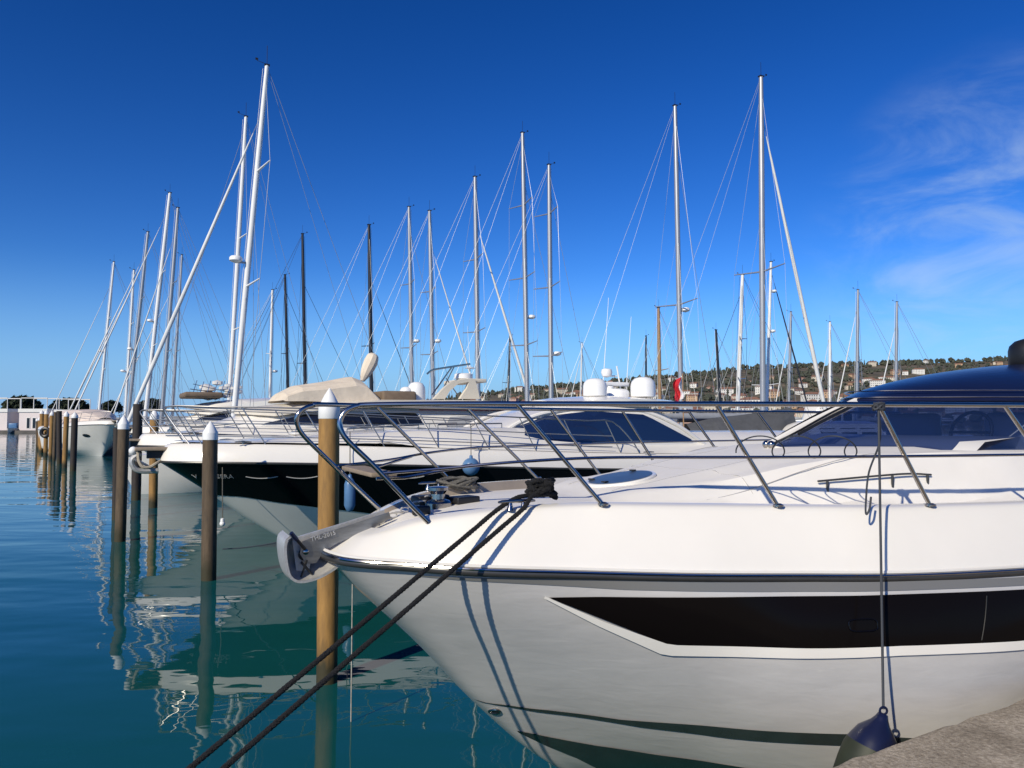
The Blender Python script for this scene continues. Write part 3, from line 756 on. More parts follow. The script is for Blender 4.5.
# small vent stub and a low handrail on the coachroof
for sd_ in (1, -1):
    hr = [on_deck(3.35, .98*sd_) + V((0, 0, -.0)), on_deck(3.36, .98*sd_) + V((0, 0, .07))]
    pth = cr([(3.36, -.93*sd_, deck_z(3.36, .93)+.07), (3.8, -1.03*sd_, deck_z(3.8, 1.03)+.085), (4.1, -1.09*sd_, deck_z(4.1, 1.09)+.08), (4.3, -1.13*sd_, deck_z(4.3, 1.13)+.06)], 6)
    g = MB().tube(pth, .0075, 8)
    for k in (1, 9, 17): p = pth[k]; g.tube([p, V((p.x, p.y, deck_z(p.x, p.y)-.01))], .010, 6)
    g.build('grab_rail', M['chrome'], yt)

# windlass, chain and clutter in the anchor well
wc = on_deck(.80, -.02)
wl = MB().lathe([(.10, -.02), (.10, .03), (.085, .045), (.05, .055), (.048, .09), (.06, .105), (.072, .115), (.072, .135), (.055, .14), (0.001, .142)], wc, 24).build('windlass', M['steel'], yt)
wb_ = MB().box(wc + V((-.02, .10, .03)), (.26, .13, .09), .2, .02); wb_.build('windlass_motor', M['black'], wl)
ch = MB()
for k in range(13):
    p = lerp(V((.22, 0, edge_z(.22)-.015)), wc + V((-.06, .03, .06)), k/12); ch.tube([p + V((.03*cos(a*pi/4), (.016 if k % 2 else 0)*sin(a*pi/4), (0 if k % 2 else .016)*sin(a*pi/4))) for a in range(8)], .006, 5, closed=True)
ch.build('anchor_chain', M['steel_dull'], yt)
MB().box(on_deck(1.0, -.05) + V((0, 0, .02)), (.20, .14, .05), .3, .01).build('chain_stopper', M['black'], yt); MB().box(on_deck(.62, .16) + V((0, 0, .03)), (.12, .05, .06), -.2, .012).build('foot_switch', M['black'], yt)
fl = None and MB().box(on_deck(.95, .12) + V((0, 0, .05)), (.09, .05, .045), .4, .01).build('switch_cover', M['red'], yt)

# pulpit: two bent top rails, stanchions and mid rails
def rail_at(x, z, inset): return lambda sg: V((x, -sg*(HA.hb(x) - inset), z))
nearfront = [FA.pt(px, py, l) for px, py, l in [(428, 522, .50), (414, 508, .49), (398, 491, .47), (372, 464, .44), (350, 443, .42), (342, 432, .41), (340, 421.5, .40), (345.5, 411.5, .40), (357, 406.3, .41), (372, 404.8, .44)]]
nz_ = 2.705
near_top = [V((x, -(HA.hb(x) - .15), nz_)) for x in (.75, 1.3, 2, 2.8, 3.6, 4.4, 5.2, 6, 7, 8)]
farfront = [FA.pt(px, py, -l) for px, py, l in [(385, 514, .50), (372, 502, .49), (352, 483, .47), (325, 457, .44), (304, 436, .42), (297.5, 425, .41), (297, 417, .40), (302, 410, .40), (313, 405.5, .41), (326, 404.5, .43)]]
far_top = [V((x, (HA.hb(x) - .15), nz_ + .005)) for x in (.75, 1.3, 2, 2.8, 3.6, 4.4, 5.2, 6, 7, 8)]
rails = {}
for sg, fr_, tp in ((1, nearfront, near_top), (-1, farfront, far_top)):
    rp = cr(fr_ + tp, 7); rails[sg] = rp
    rl = MB().tube(rp, .0165, 12).build('bow_rail', M['steel'], yt)
    rl['label'] = 'bent polished steel bow rail'
    st = [(1.52, 1.01), (2.56, 2.15), (3.56, 3.16), (4.72, 4.10), (5.9, 5.3), (7.1, 6.5)] if sg > 0 else [(1.25, .5), (2.2, 1.40), (3.05, 2.4), (3.92, 3.4), (5.0, 4.4), (6.1, 5.5)]
    for xb, xt in st:
        b = V((xb, -sg*(HA.hb(xb) - .2), edge_z(xb) - .01)); tpt = V((xt, -sg*(HA.hb(xt) - .15), nz_))
        s_ = MB().tube([b, tpt], .014, 10); s_.lathe([(.034, .004), (.034, .016), (.018, .022)], b, 12); s_.build('stanchion', M['steel'], yt)
    mid = [lerp(fr_[3], fr_[2], .35)] + [V((x, -sg*(HA.hb(x) - .175), lerp(2.30, 2.375, smooth(.4, 1.4, x)))) for x in (.62, 1.0, 1.5, 2.2, 3, 3.8, 4.6, 5.4, 6.2, 7)]
    MB().tube(cr(mid, 6), .0095, 8).build('mid_rail', M['steel'], yt)
# step between the pulpit legs
sp = MB().box(V((.30, 0, 2.268)), (.17, .80, .028), 0, .008).build('pulpit_step', M['teak'], yt)
for sg in (1, -1): MB().tube([V((.24, -sg*.44, 2.25)), V((.42, -sg*.44, 2.25)), V((.80, -sg*.62, 2.33))], .010, 8).build('step_bracket', M['steel'], yt)

# horn cleats on both gunwales
def horn_cleat(x, sg):
    l = HA.hb(x) - .2; c = V((x, -sg*l, edge_z(x)))
    g = MB()
    for dx in (-.045, .045): g.lathe([(.024, -.01), (.017, .012), (.012, .035)], c + V((dx, 0, 0)), 10)
    g.tube([c + V((-.125, 0, .040)), c + V((-.10, 0, .042)), c + V((0, 0, .043)), c + V((.10, 0, .042)), c + V((.125, 0, .040))], [.006, .011, .012, .011, .006], 10)
    return g.build('mooring_cleat', M['steel'], yt)
for sg in (1, -1):
    for x in (.93, 1.12): horn_cleat(x, sg) if False else None
for sg in (1, -1): horn_cleat(1.03, sg)

# bow roller cheek plate and claw anchor
def PL(px, py, lat): return FA.pt(px, py, lat)
rol = MB()
for lat in (.075, -.06):
    poly = [PL(386, 511, .0), PL(352, 522, 0), PL(318, 533, 0), PL(300, 540, 0), PL(298, 552, 0), PL(304, 562, 0), PL(314, 561, 0), PL(322, 549, 0), PL(336, 541, 0), PL(362, 530, 0), PL(388, 517, 0)]
    rol.prism([V((p.x, -lat, p.z)) for p in poly], (0, .010, 0))
rl_ = rol.build('bow_roller', M['brushed'], yt, sharp=30)
c0 = PL(303, 553, .0)
MB().lathe([(.012, -.055), (.04, -.05), (.028, 0), (.04, .05), (.012, .055)], V((c0.x, 0, c0.z)), 16, Matrix.Rotation(pi/2, 3, 'X')).build('roller_wheel', M['black'], rl_)
# pin with a blue handle
pa, pb = PL(305, 549, .10), PL(291, 533, .14)
MB().tube([pa, lerp(pa, pb, .6)], .011, 8).build('roller_pin', M['black'], rl_); MB().tube([lerp(pa, pb, .6), pb], .014, 10).build('pin_handle', M['navy'], rl_)
MB().lathe([(.001, -.002), (.016, 0), (.018, .004), (.010, .008), (.001, .009)], V((PL(306, 552, .088).x, -.088, PL(306, 552, .088).z)), 12, Matrix.Rotation(pi/2, 3, 'X')).build('roller_bolt', M['steel'], rl_)
mb = MB(); mb.tube([PL(301, 562, .085), PL(312, 574, .085)], .008, 6); mb.tube([PL(307, 560, .085), PL(301, 577, .085)], .007, 6); mb.build('lashing', M['black'], rl_)
p0_, p1_ = PL(311, 541, .09), PL(337, 533.5, .09)
dirx = (p1_ - p0_); LEN = dirx.length; dirx.normalize(); upv = V((0, 0, 1)); upv = (upv - dirx*upv.dot(dirx)).normalized(); nrm = dirx.cross(upv)
Mx = Matrix((dirx, upv, nrm)).transposed().to_4x4(); Mx.translation = V((p0_.x, -.0895, p0_.z - .004))
lettering('THL-2015', LEN/4.3, .002, M['engraved'], rl_, Mx)
an = MB()
Jn = [(290, 536.5), (285.5, 541), (284, 548), (284.5, 558), (286, 568), (289, 577), (295, 582), (303, 583), (313, 581), (323, 577), (334, 570.5), (344.5, 562)]
J = cr([PL(px, py, .15) for px, py in Jn], 5)
cen = PL(312, 556, .15); nJ = len(J); Jin = []
for i, p in enumerate(J):
    t_ = (J[min(i+1, nJ-1)] - J[max(i-1, 0)]).normalized(); nn = V((-t_.z, 0, t_.x))
    if nn.dot(cen - p) < 0: nn = -nn
    Jin.append(p + nn*(.016 if 3 < i < nJ-3 else .009))
lats = [.155, .12, .06, 0, -.06, -.12, -.155]; bow_ = [0, .003, .007, .009, .007, .003, 0]
def sec(curve, sgn):
    rows = []
    for l, d in zip(lats, bow_):
        rows.append([p + (p - cen).normalized()*(d) + V((0, p.y*-1 - l, 0)) for p in curve])
    return rows
o_, i_ = sec(J, 1), sec(Jin, 1)
an.grid(o_); an.grid([list(reversed(r)) for r in i_])
for k in (0, -1): an.grid([i_[k], o_[k]] if k == 0 else [o_[k], i_[k]])
an.grid([[r[0] for r in o_], [r[0] for r in i_]]); an.grid([[r[-1] for r in i_], [r[-1] for r in o_]])
rim = sec(J, 1)[0]; bowl = []
for q_ in (0, .25, .5, .75, 1):
    k_ = 1 - .62*q_; bowl.append([V((cen.x + (p.x - cen.x)*k_, -lerp(.150, -.09, q_**.7), cen.z + (p.z - cen.z)*k_ + .004)) for p in rim])
an.grid(bowl)
anc = an.build('anchor', M['steel_dull'], yt, sharp=50); anc['label'] = 'cast steel claw anchor hung on the bow roller'
sh = MB(); sh.prism([V((p.x, .014, p.z)) for p in (PL(292, 540, 0), PL(300, 536, 0), PL(340, 524, 0), PL(384, 510, 0), PL(384, 514, 0), PL(330, 533, 0), PL(312, 552, 0), PL(308, 574, 0), PL(297, 578, 0))], (0, -.028, 0))
sh.build('shank', M['steel_dull'], anc, sharp=30)

# ------------------------------------------------------------------ cabin: base ring, wrap-around windscreen, navy roof
BS = [(3.80, 0), (3.86, .12), (4.15, .36), (4.60, .70), (5.12, 1.0), (5.7, 1.17), (6.5, 1.26), (8, 1.3), (10, 1.3)]
TP = [(4.86, 0), (4.89, .12), (5.08, .36), (5.40, .62), (5.85, .83), (6.35, .94), (7.0, 1.0), (8.3, 1.04), (10, 1.04)]
ks = [i*.25 for i in range(33)]
def ringp(T, k): 
    xs = list(range(len(T))); return cinterp(k, xs, [q[0] for q in T]), cinterp(k, xs, [q[1] for q in T])
def glass_row(sg, f, out=0):
    row = []
    for k in ks:
        bx, bl = ringp(BS, k); tx, tl = ringp(TP, k); bul = .035*sin(pi*f)
        zb = lerp(2.385, 2.325, clamp(k/2.5)); row.append(V((lerp(bx, tx, f) - bul*(1 - k/8), -sg*(lerp(bl, tl, f) + bul*min(1, k/2)), lerp(zb, 2.775, f))))
    return row
mb = MB()
for sg in (1, -1):
    rr = [glass_row(sg, j/8) for j in range(9)]
    mb.grid([list(reversed(r)) for r in rr] if sg < 0 else rr)
ws = mb.build('windscreen', M['glass'], yt, sharp=0)
# coaming under the glass
mb = MB()
for sg in (1, -1):
    r0 = glass_row(sg, 0); lo = [V((p.x - .05, p.y*1.03 - sg*.02*(1 if abs(p.y) > .05 else 0), deck_z(p.x - .05, abs(p.y)*1.03 + .02) - .02)) for p in r0]; up = [V((p.x-.012, p.y - (sg*.012 if abs(p.y) > .05 else 0), p.z + .012)) for p in r0]
    mb.grid([lo, up] if sg > 0 else [list(reversed(lo)), list(reversed(up))])
    mb.grid([up, [p + V((.02, sg*.02 if abs(p.y) > .05 else 0, .004)) for p in r0]] if sg > 0 else [list(reversed(up)), list(reversed([p + V((.02, sg*.02, .004)) for p in r0]))])
mb.build('cabin_coaming', M['gel'], yt, sharp=60)
# white centre mullion and the two wipers parked along it
ml = MB(); cl = [glass_row(1, j/8)[0] + V((-.015, 0, .008)) for j in range(9)]
rows = [[p + V((0, w, 0)) for p in cl] for w in (-.05, .05)]; ml.tube(cl, .034, 8); ml.build('mullion', M['gel'], ws)
for sg in (1, -1):
    g1 = [glass_row(sg, j/8) for j in range(9)]
    a = g1[0][1] + V((-.03, 0, .02)); pth = [a, g1[2][2] + V((-.05, -sg*.0, .02)), g1[5][2] + V((-.045, 0, .03)), g1[7][2] + V((-.04, 0, .03))]
    wi = MB().tube(cr(pth, 4), .010, 6).build('wiper', M['black'], ws)
    bl = [g1[j][2] + V((-.03, -sg*.03, .014)) for j in (2, 3, 4, 5, 6, 7)]; MB().tube(bl, .014, 6).build('wiper_blade', M['black'], wi)
    MB().ball(a + V((.0, 0, 0)), .035, 10).build('wiper_boss', M['steel'], wi)
# roof
def roof_zc(x): return cinterp(x, [4.86, 5.42, 6.3, 7.3, 8.5, 10], [2.80, 2.945, 3.09, 3.185, 3.24, 3.22])
mb = MB()
rows = []
for j in range(25):
    f = 1 - j/12; row = []
    for k in ks:
        tx, tl = ringp(TP, k); x = tx - .03*(1 - clamp(k/3)); row.append(V((x, -tl*1.02*f, 2.815 + (max(roof_zc(x) - 2.80, 0))*(1 - abs(f)**2.3))))
    rows.append(row)
mb.grid([list(r) for r in rows])
rf = mb.build('roof', M['navy_roof'], yt, sharp=0)
def ring_line(z, sc, dx): return [V((p[0], -p[1], z)) for p in []]
for (zz, sc, dx, rr, mt, nm) in ((2.785, 1.035, -.035, .020, 'navy_roof', 'roof_gutter'), (2.812, 1.045, -.04, .006, 'steel', 'roof_trim'), (2.872, .985, .05, .0055, 'steel', 'roof_trim')):
    pr = []
    for k in ks: tx, tl = ringp(TP, k); pr.append(V((tx + dx*(1 - clamp(k/3)), -tl*sc, zz)))
    ring = [V((p.x, -p.y, p.z)) for p in reversed(pr)][:-1] + pr
    MB().tube(ring, rr, 8).build(nm, M[mt], rf)
# black radar housing on the roof
rd = FA.pt(1024, 372, 0.0)
MB().lathe([(.20, 0), (.215, .02), (.215, .16), (.20, .215), (.15, .265), (.08, .288), (0.001, .293)], V((7.45, 0, roof_zc(7.45) - .01)), 28).build('radar_dome', M['black'], yt)
# interior: dashboard, wheel, seats, cabin floor and aft bulkhead
mb = MB(); rows = []
for sg_l in [-1.0, -.8, -.5, -.2, .2, .5, .8, 1.0]:
    rows.append([V((4.35 + .55*abs(sg_l), sg_l*1.02, 2.30)), V((4.6 + .5*abs(sg_l), sg_l*1.02, 2.43)), V((5.2 + .35*abs(sg_l), sg_l*1.03, 2.47)), V((5.45 + .3*abs(sg_l), sg_l*1.03, 2.2))])
mb.grid(rows).build('dashboard', M['gel2'], yt)
mb = MB().box((6.8, 0, 2.02), (4.4, 2.2, .06)); mb.box((9.2, 0, 2.4), (.06, 2.1, .75)); mb.build('cabin_floor', M['grey_canvas'], yt)
for y in (-.55, .55):
    s_ = MB().box((6.3, y, 2.35), (.16, .6, .66), 0, .06); s_.box((6.05, y, 2.12), (.5, .6, .14), 0, .05); s_.build('helm_seat', M['gel2'], yt)
wh = MB().tube([V((5.62 + .06*sin(a*pi/10), -.55 + .19*cos(a*pi/10), 2.5 + .18*sin(a*pi/10))) for a in range(20)], .016, 8, closed=True); wh.tube([V((5.6, -.74, 2.5)), V((5.6, -.36, 2.5))], .012, 6); wh.build('steering_wheel', M['black'], yt)

# ------------------------------------------------------------------ the lines and fender of the nearest yacht
def to_world(fr, p): return fr.B + fr.a*p.x - fr.n*p.y*1.0 + V((0, 0, p.z)) if False else fr.B + fr.a*p.x + V((-fr.a.y, fr.a.x, 0))*p.y + V((0, 0, p.z))
def W_(p): return to_world(FA, V(p))
cl1 = V((1.03, -(HA.hb(1.03) - .2), edge_z(1.03)))
bun = V((1.22, -(HA.hb(1.22) - .34), edge_z(1.22)))
def bow_line(start_px, mid, end, sag, label, r):
    a = W_(mid); out = [W_(bun + V((RN.uniform(-.04, .04), RN.uniform(-.03, .03), .05))), W_(lerp(bun, mid, .5) + V((0, 0, .06))), a]
    q = at_y(*end); e = a + (q - a)*((a.z + .4)/(a.z - q.z)); n = 26
    for k in range(1, n+1): t = k/n; p = lerp(a, e, t); p.z -= sag*4*t*(1-t); out.append(p)
    mb = rope_strands(MB(), cr(out, 3), r); return tag(mb.build('mooring_line', M['rope']), label, 'mooring line', 'bow lines of the nearest yacht')
m1 = FA.pt(497, 510, HA.hb(.97) - .17); m2 = FA.pt(524, 508, HA.hb(1.13) - .17)
bow_line(None, m1, (190, 768, 3.5), .0, 'upper thick black mooring line running from the near bow cleat down into the water', .0148)
bow_line(None, m2, (224, 768, 3.55), .0, 'lower thick black mooring line running from the near bow cleat down into the water', .0148)
mb = MB(); RB = random.Random(8); pth = []
for k in range(34):
    a = k*1.9 + RB.uniform(-.3, .3); rr = RB.uniform(.05, .105)
    pth.append(W_(bun + V((rr*cos(a)*1.15, rr*sin(a)*.8, .035 + .10*abs(sin(k*.83)) + RB.uniform(-.01, .02)))))
rope_strands(mb, cr(pth, 5), .0165, 5)
tag(mb.build('rope_bundle', M['rope']), 'black knotted rope bundle heaped behind the near bow cleat', 'rope')
mb = MB(); pth = []
for k in range(40):
    a = k*1.1; rr = RB.uniform(.04, .17); c = on_deck(1.22, -.74)
    pth.append(W_(c + V((rr*cos(a)*1.1, rr*sin(a)*.8, .03 + .09*abs(sin(k*.6)) + RB.uniform(-.01, .02)))))
mb.tube(cr(pth, 4), .011, 6)
tag(mb.build('rope_bundle', M['grey_rope']), 'tangled grey rope heap by the far rail of the nearest bow', 'rope')

# fender hung from the near rail
xk = 3.16; kn = V((xk, -(HA.hb(xk) - .15), nz_)); kw = W_(kn)
top = FA.pt(883.5, 713, HA.hb(3.46) + .17); topw = W_(top)
fd = thing('fender', 'navy topped olive fender hanging between the quay and the silver hull', 'fender', topw)
Mt = Matrix.Rotation(radians(22), 3, 'Y') @ Matrix.Rotation(radians(-4), 3, 'X')
MB().lathe([(.0, .0), (.025, -.004), (.035, -.03), (.05, -.055), (.10, -.11), (.122, -.16), (.134, -.19)], (0, 0, 0), 24, Mt).build('cap', M['navy'], fd, sharp=80)
MB().lathe([(.1345, -.188), (.144, -.23), (.148, -.30), (.149, -.40), (.149, -.75), (.13, -.86), (.08, -.95), (0, -.97)], (0, 0, 0), 24, Mt).build('body', M['olive'], fd, sharp=80)
MB().tube([V((.02*cos(a*pi/6), 0, .012 + .02*sin(a*pi/6))) for a in range(12)], .007, 6, closed=True).build('eye', M['navy'], fd)
over = W_(V((3.40, -(HA.hb(3.40) + .045), zrA(3.4) + .03)))
mb = MB().tube([kw + V((0, 0, -.01)), lerp(kw, topw, .3) + V((.0, 0, 0)), topw + V((0, 0, .02))], .0075, 7)
kn2 = []
for k in range(22): a = k*1.25; kn2.append(kw + V((.028*cos(a)*1.2, .024*sin(a), .024*sin(a*1.7) - .01)))
mb.tube(cr(kn2, 3), .009, 6)
pz = [kw + V((0, 0, -.02)), FA.pt(880, 440, HA.hb(3.15) - .12), FA.pt(869, 472, HA.hb(3.1) - .10), FA.pt(866, 500, HA.hb(3.05) - .08), FA.pt(866, 514, HA.hb(3.05) - .06), FA.pt(869.5, 509, HA.hb(3.07) - .06), FA.pt(871, 497, HA.hb(3.07) - .08)]
mb.tube(cr([pz[0]] + [W_(q) for q in pz[1:]], 6), .0062, 6)
tag(mb.build('fender_line', M['cord']), 'thin dark fender line knotted to the near bow rail with a loose tail', 'rope')
# spiral of thin cord wound round the mid rail
def cord_coil(pxs, label):
    pth = []
    for i, (px, py, lat) in enumerate(pxs): pth.append(W_(FA.pt(px, py, lat)))
    return tag(MB().tube(cr(pth, 8), .0048, 6).build('coiled_cord', M['cord']), label, 'cord')
L_ = lambda px: HA.hb(interp(px, [700, 860, 1024], [2.07, 3.05, 4.28])) - .17
pts = []
for k in range(60):
    t_ = k/59; px = lerp(748, 862, t_); ph = t_*2*pi*3.15 + 2.6
    pts.append((px + 14*cos(ph), 447 + 11*sin(ph), L_(px) - .16 + .13*cos(ph + .6)))
cord_coil(pts, 'thin dark cord coiled in loose loops round the near mid rail')
# ================================================================== the other motor yachts
FS = [0, .03, .1, .3, .8, 1.5, 2.5, 4, 6, 9, 14]
FH = [0, .09, .16, .27, .43, .58, .73, .88, .97, 1, .93]
class Cruiser:
    def __init__(s, label, bx, by, deg, L, half, zb, za, stem=None, group=None, name='motor_yacht', gun=.32):
        s.fr = Frame(bx, by, deg); s.L = L; s.zb, s.za, s.gun = zb, za, gun
        zr = lambda x: lerp(zb, za, smooth(0, 1, min(1, x/(L*.8)))); s.zr = zr
        k = L/14
        zk = -.4; stem = stem or [(1, 0), (.75, .75), (.5, 1.6), (.25, 2.5), (0, 3.6)]
        s.H = Hull(L, [q*k for q in FS], [q*half for q in FH], zr, zk, sorted([(v, x*k) for v, x in stem]), midw=.88, chine=.34, bowp=1.1, fore=.7)
        s.root = thing(name, label, 'yacht', s.fr.B, s.fr.th, group)
    def hull(s, mat, deckmat, band=None, gunmat=None):
        H = s.H; vs = [0, .1, .2, .3, .36, .45, .55, .65, .75, .85, .93, 1]
        mb = MB()
        for sg in (1, -1): mb.grid(H.grid(sg, vs, 36))
        tr = [H.grid(1, vs, 36)[k][0] for k in range(len(vs))]; mb.add(tr + [(p[0], -p[1], p[2]) for p in tr], [tuple(list(range(len(tr))) + [2*len(tr)-1-k for k in range(len(tr))])])
        s.hullo = mb.build('hull', mat, s.root, sharp=50)
        g = s.gun
        prof = [(0, 0), (.012, .06*g/.32), (.04, .15*g/.32), (.08, .24*g/.32), (.13, .30*g/.32), (.18, g)]
        mb = MB(); cs = [(offset_curve(H, d, 50), z) for d, z in prof]
        rows = [[(x, -l, s.zr(x)+z) for x, l in c] for c, z in cs]
        mb.grid([list(reversed(r)) for r in rows]); mb.grid([[(x, -y, z) for x, y, z in r] for r in rows])
        ic = offset_curve(H, .18, 50); mb.mat(1)
        mb.grid([list(reversed([(x, -l*f, s.deckz(x, l*f)) for x, l in ic])) for f in [1 - j/6 for j in range(13)]])
        mb.build('deck', [gunmat or M['gel'], deckmat], s.root, sharp=45)
        c = offset_curve(H, -.005, 50); pr = [V((x, -l, s.zr(x))) for x, l in c]; full = [V((p.x, -p.y, p.z)) for p in reversed(pr)][:-1] + pr
        MB().tube(full, .022, 8).build('rub_rail', M['chrome'], s.root)
        return s
    coach = None
    def deckz(s, x, l):
        h = 0
        if s.coach: xs, hs, w = s.coach; h = interp(x, xs, hs)*smooth(0, .3, w*min(1, .45+x/7) - abs(l))
        return s.zr(x) + s.gun + .05*(1 - min(1, (l/max(s.H.hb(x), .3)))**2) + h
    def cabin(s, x0, x1, hw, ztop, mat, name='cabin', zbase=None, tumble=.14, camber=.1, n=34):
        """superstructure: hw(x) half width, ztop(x) roof line, walls leaning in"""
        s.c_hw, s.c_zt = hw, ztop
        s.c_zb = zbase or (lambda x: s.deckz(x, hw(x)) - .03)
        s.c_t = tumble
        mb = MB(); fs = [0, .25, .5, .7, .82, .91, .97, 1]
        for sg in (1, -1):
            rows = []
            for f in fs: rows.append([(x, -sg*s.wall(x, None, f), lerp(s.c_zb(x), ztop(x), f)) for x in [x0 + (x1-x0)*i/n for i in range(n+1)]])
            for q in (.7, .35, 0): rows.append([(x, -sg*s.wall(x, None, 1)*q, ztop(x) + camber*(1-q*q)) for x in [x0 + (x1-x0)*i/n for i in range(n+1)]])
            mb.grid(rows if sg < 0 else [list(reversed(r)) for r in rows])
        for xe in (x0, x1):
            e = [(xe, -sg_*s.wall(xe, None, f), lerp(s.c_zb(xe), ztop(xe), f)) for sg_, ff in ((1, fs), (-1, list(reversed(fs)))) for f in ff]
            mb.add(e, [tuple(range(len(e)))])
        return mb.build(name, mat, s.root, sharp=45)
    def wall(s, x, z=None, f=None):
        if f is None:
            d = s.c_zt(x) - s.c_zb(x); f = clamp((z - s.c_zb(x))/d) if d > 1e-3 else 0
        return s.c_hw(x)*(1 - s.c_t*f - .22*smooth(.72, 1, f))
    def panes(s, lower, upper, mat, name, off=.015, n=30, m=5, parent=None):
        out = []
        for sg in (1, -1):
            mb = MB(); rows = []
            for j in range(m+1):
                row = []
                for i in range(n+1):
                    def pl(P):
                        k = i/n*(len(P)-1); i0 = min(int(k), len(P)-2); f = k-i0; return lerp(P[i0][0], P[i0+1][0], f), lerp(P[i0][1], P[i0+1][1], f)
                    (xa, za), (xb, zb) = pl(lower), pl(upper); x, z = lerp(xa, xb, j/m), lerp(za, zb, j/m)
                    row.append((x, -sg*(s.wall(x, z) + off), z))
                rows.append(row if sg > 0 else list(reversed(row)))
            out.append(mb.grid(rows).build(name, mat, parent or s.root, sharp=0))
        return out
    def px(s, pts, lat): return [(q.x, q.z) for q in (s.fr.pt(a, b, lat) for a, b in pts)]
    def windscreen(s, xa, za, xb, zb, wa, wb, mat, arc=.5):
        """raked wrap-around windscreen from the base (xa, za) back and up to (xb, zb)"""
        rows = []
        for j in range(6):
            f = j/5; rows.append([(lerp(xa, xb, f) + arc*(abs(t)**2.2) - .03*sin(pi*f), t*lerp(wa, wb, f), lerp(za, zb, f) - .02*abs(t)) for t in [-1 + k/8 for k in range(17)]])
        o = MB().grid([list(reversed(r)) for r in rows]).build('windscreen', mat, s.root, sharp=0)
        for t in (-.33, .33): MB().tube([(lerp(xa, xb, f) + arc*abs(t)**2.2 - .03*sin(pi*f) - .015, t*lerp(wa, wb, f), lerp(za, zb, f)) for f in (0, .25, .5, .75, 1)], .022, 6).build('mullion', M['gel'], o)
        return o
    def rails(s, x0, x1, h, n, lean=.45, r=.014, mids=(.5,), front=True):
        H = s.H; zt = lambda x: s.zr(x) + s.gun + h
        for sg in (1, -1):
            xs = [x0 + (x1-x0)*i/14 for i in range(15)]
            pts = [V((x, -sg*max(H.hb(x)-.15, .12), zt(x))) for x in xs]
            pts.append(V((x1+.5, -sg*(H.hb(x1+.5)-.17), zt(x1) - h*.6))); pts.append(V((x1+.7, -sg*(H.hb(x1+.7)-.18), zt(x1) - h)))
            st = [V((x0+.35, -sg*max(H.hb(x0+.35)-.2, .1), s.zr(x0)+s.gun-.02)), V((x0+.02, -sg*max(H.hb(x0)-.15, .14), zt(x0)-.3*h))]
            MB().tube(cr(st + pts, 3), r, 7).build('bow_rail', M['steel_far'], s.root)
            for mfrac in mids: MB().tube([V((x, -sg*max(H.hb(x)-.17, .12), s.zr(x)+s.gun+h*mfrac)) for x in xs], r*.7, 6).build('mid_rail', M['steel_far'], s.root)
            for i in range(n):
                xb = x0 + .55 + (x1-x0-.3)*i/(n-1); xt = xb - lean
                xt = max(xt, x0+.05)
                MB().tube([V((xb, -sg*max(H.hb(xb)-.19, .1), s.zr(xb)+s.gun-.03)), V((xt, -sg*max(H.hb(xt)-.15, .12), zt(xt)))], r*.85, 6).build('stanchion', M['steel_far'], s.root)
    def fittings(s, xh, xg, side=.55):
        for x, w in xh:
            z = s.deckz(x, 0); h = MB().box((x, 0, z + .02), (w, w*1.05, .05), 0, .02).build('deck_hatch', M['gel'], s.root); MB().box((x, 0, z + .05), (w*.82, w*.86, .02), 0, .008).build('hatch_glass', M['dark_glass'], h)
        for sg in (1, -1):
            for x0, x1 in xg:
                pts = [V((x, -sg*s.H.hb(x)*side, s.deckz(x, s.H.hb(x)*side) + .09)) for x in (x0, lerp(x0, x1, .5), x1)]; g = MB().tube(cr(pts, 4), .014, 6)
                for p in (pts[0], pts[1], pts[2]): g.tube([p, p - V((0, 0, .10))], .010, 5)
                g.build('grab_rail', M['steel'], s.root)
            for x in (1.3, 5.5, 9.5):
                l = s.H.hb(x) - .1; c = V((x, -sg*l, s.zr(x) + s.gun*.9 + .03)); g = MB().tube([c + V((-.14, 0, .04)), c + V((0, 0, .045)), c + V((.14, 0, .04))], [.01, .018, .01], 6); g.tube([c, c + V((0, 0, .045))], .018, 6); g.build('mooring_cleat', M['steel'], s.root)
        z = s.deckz(.85, 0); MB().lathe([(.11, -.02), (.11, .05), (.06, .07), (.06, .15), (.09, .17), (.09, .2), (.001, .21)], (.85, 0, z), 14).build('windlass', M['steel'], s.root)
    def platform(s, x0, x1, w, z):
        p = MB(); p.mat(0).box(((x0+x1)/2, 0, z), (x1-x0, w, .06), 0, .015); p.mat(1).box(((x0+x1)/2+.1, 0, z-.10), (x1-x0-.2, w*.5, .14))
        p.build('bow_platform', [M['teak'], M['black']], s.root)
        a = MB(); a.tube(cr([(x0+.1, 0, z-.08), (x0-.04, 0, z-.2), (x0+.06, 0, z-.38), (x0+.4, 0, z-.40)], 5), [.05]*16, 8); a.prism([(x0+.0, -.16, z-.2), (x0+.02, .16, z-.2), (x0+.4, 0, z-.43)], (0, 0, .04))
        a.build('anchor', M['steel_dull'], s.root)
        MB().ball((x0-.02, 0, z-.03), .075, 10).build('roller', M['radome'], s.root)
    def dome(s, x, y, z, r, h=None):
        h = h or r*2; MB().lathe([(r*.85, 0), (r, .05*h), (r, .55*h), (r*.93, .75*h), (r*.7, .92*h), (r*.3, .99*h), (.001, h)], (x, y, z), 20).build('radar_dome', M['radome'], s.root)

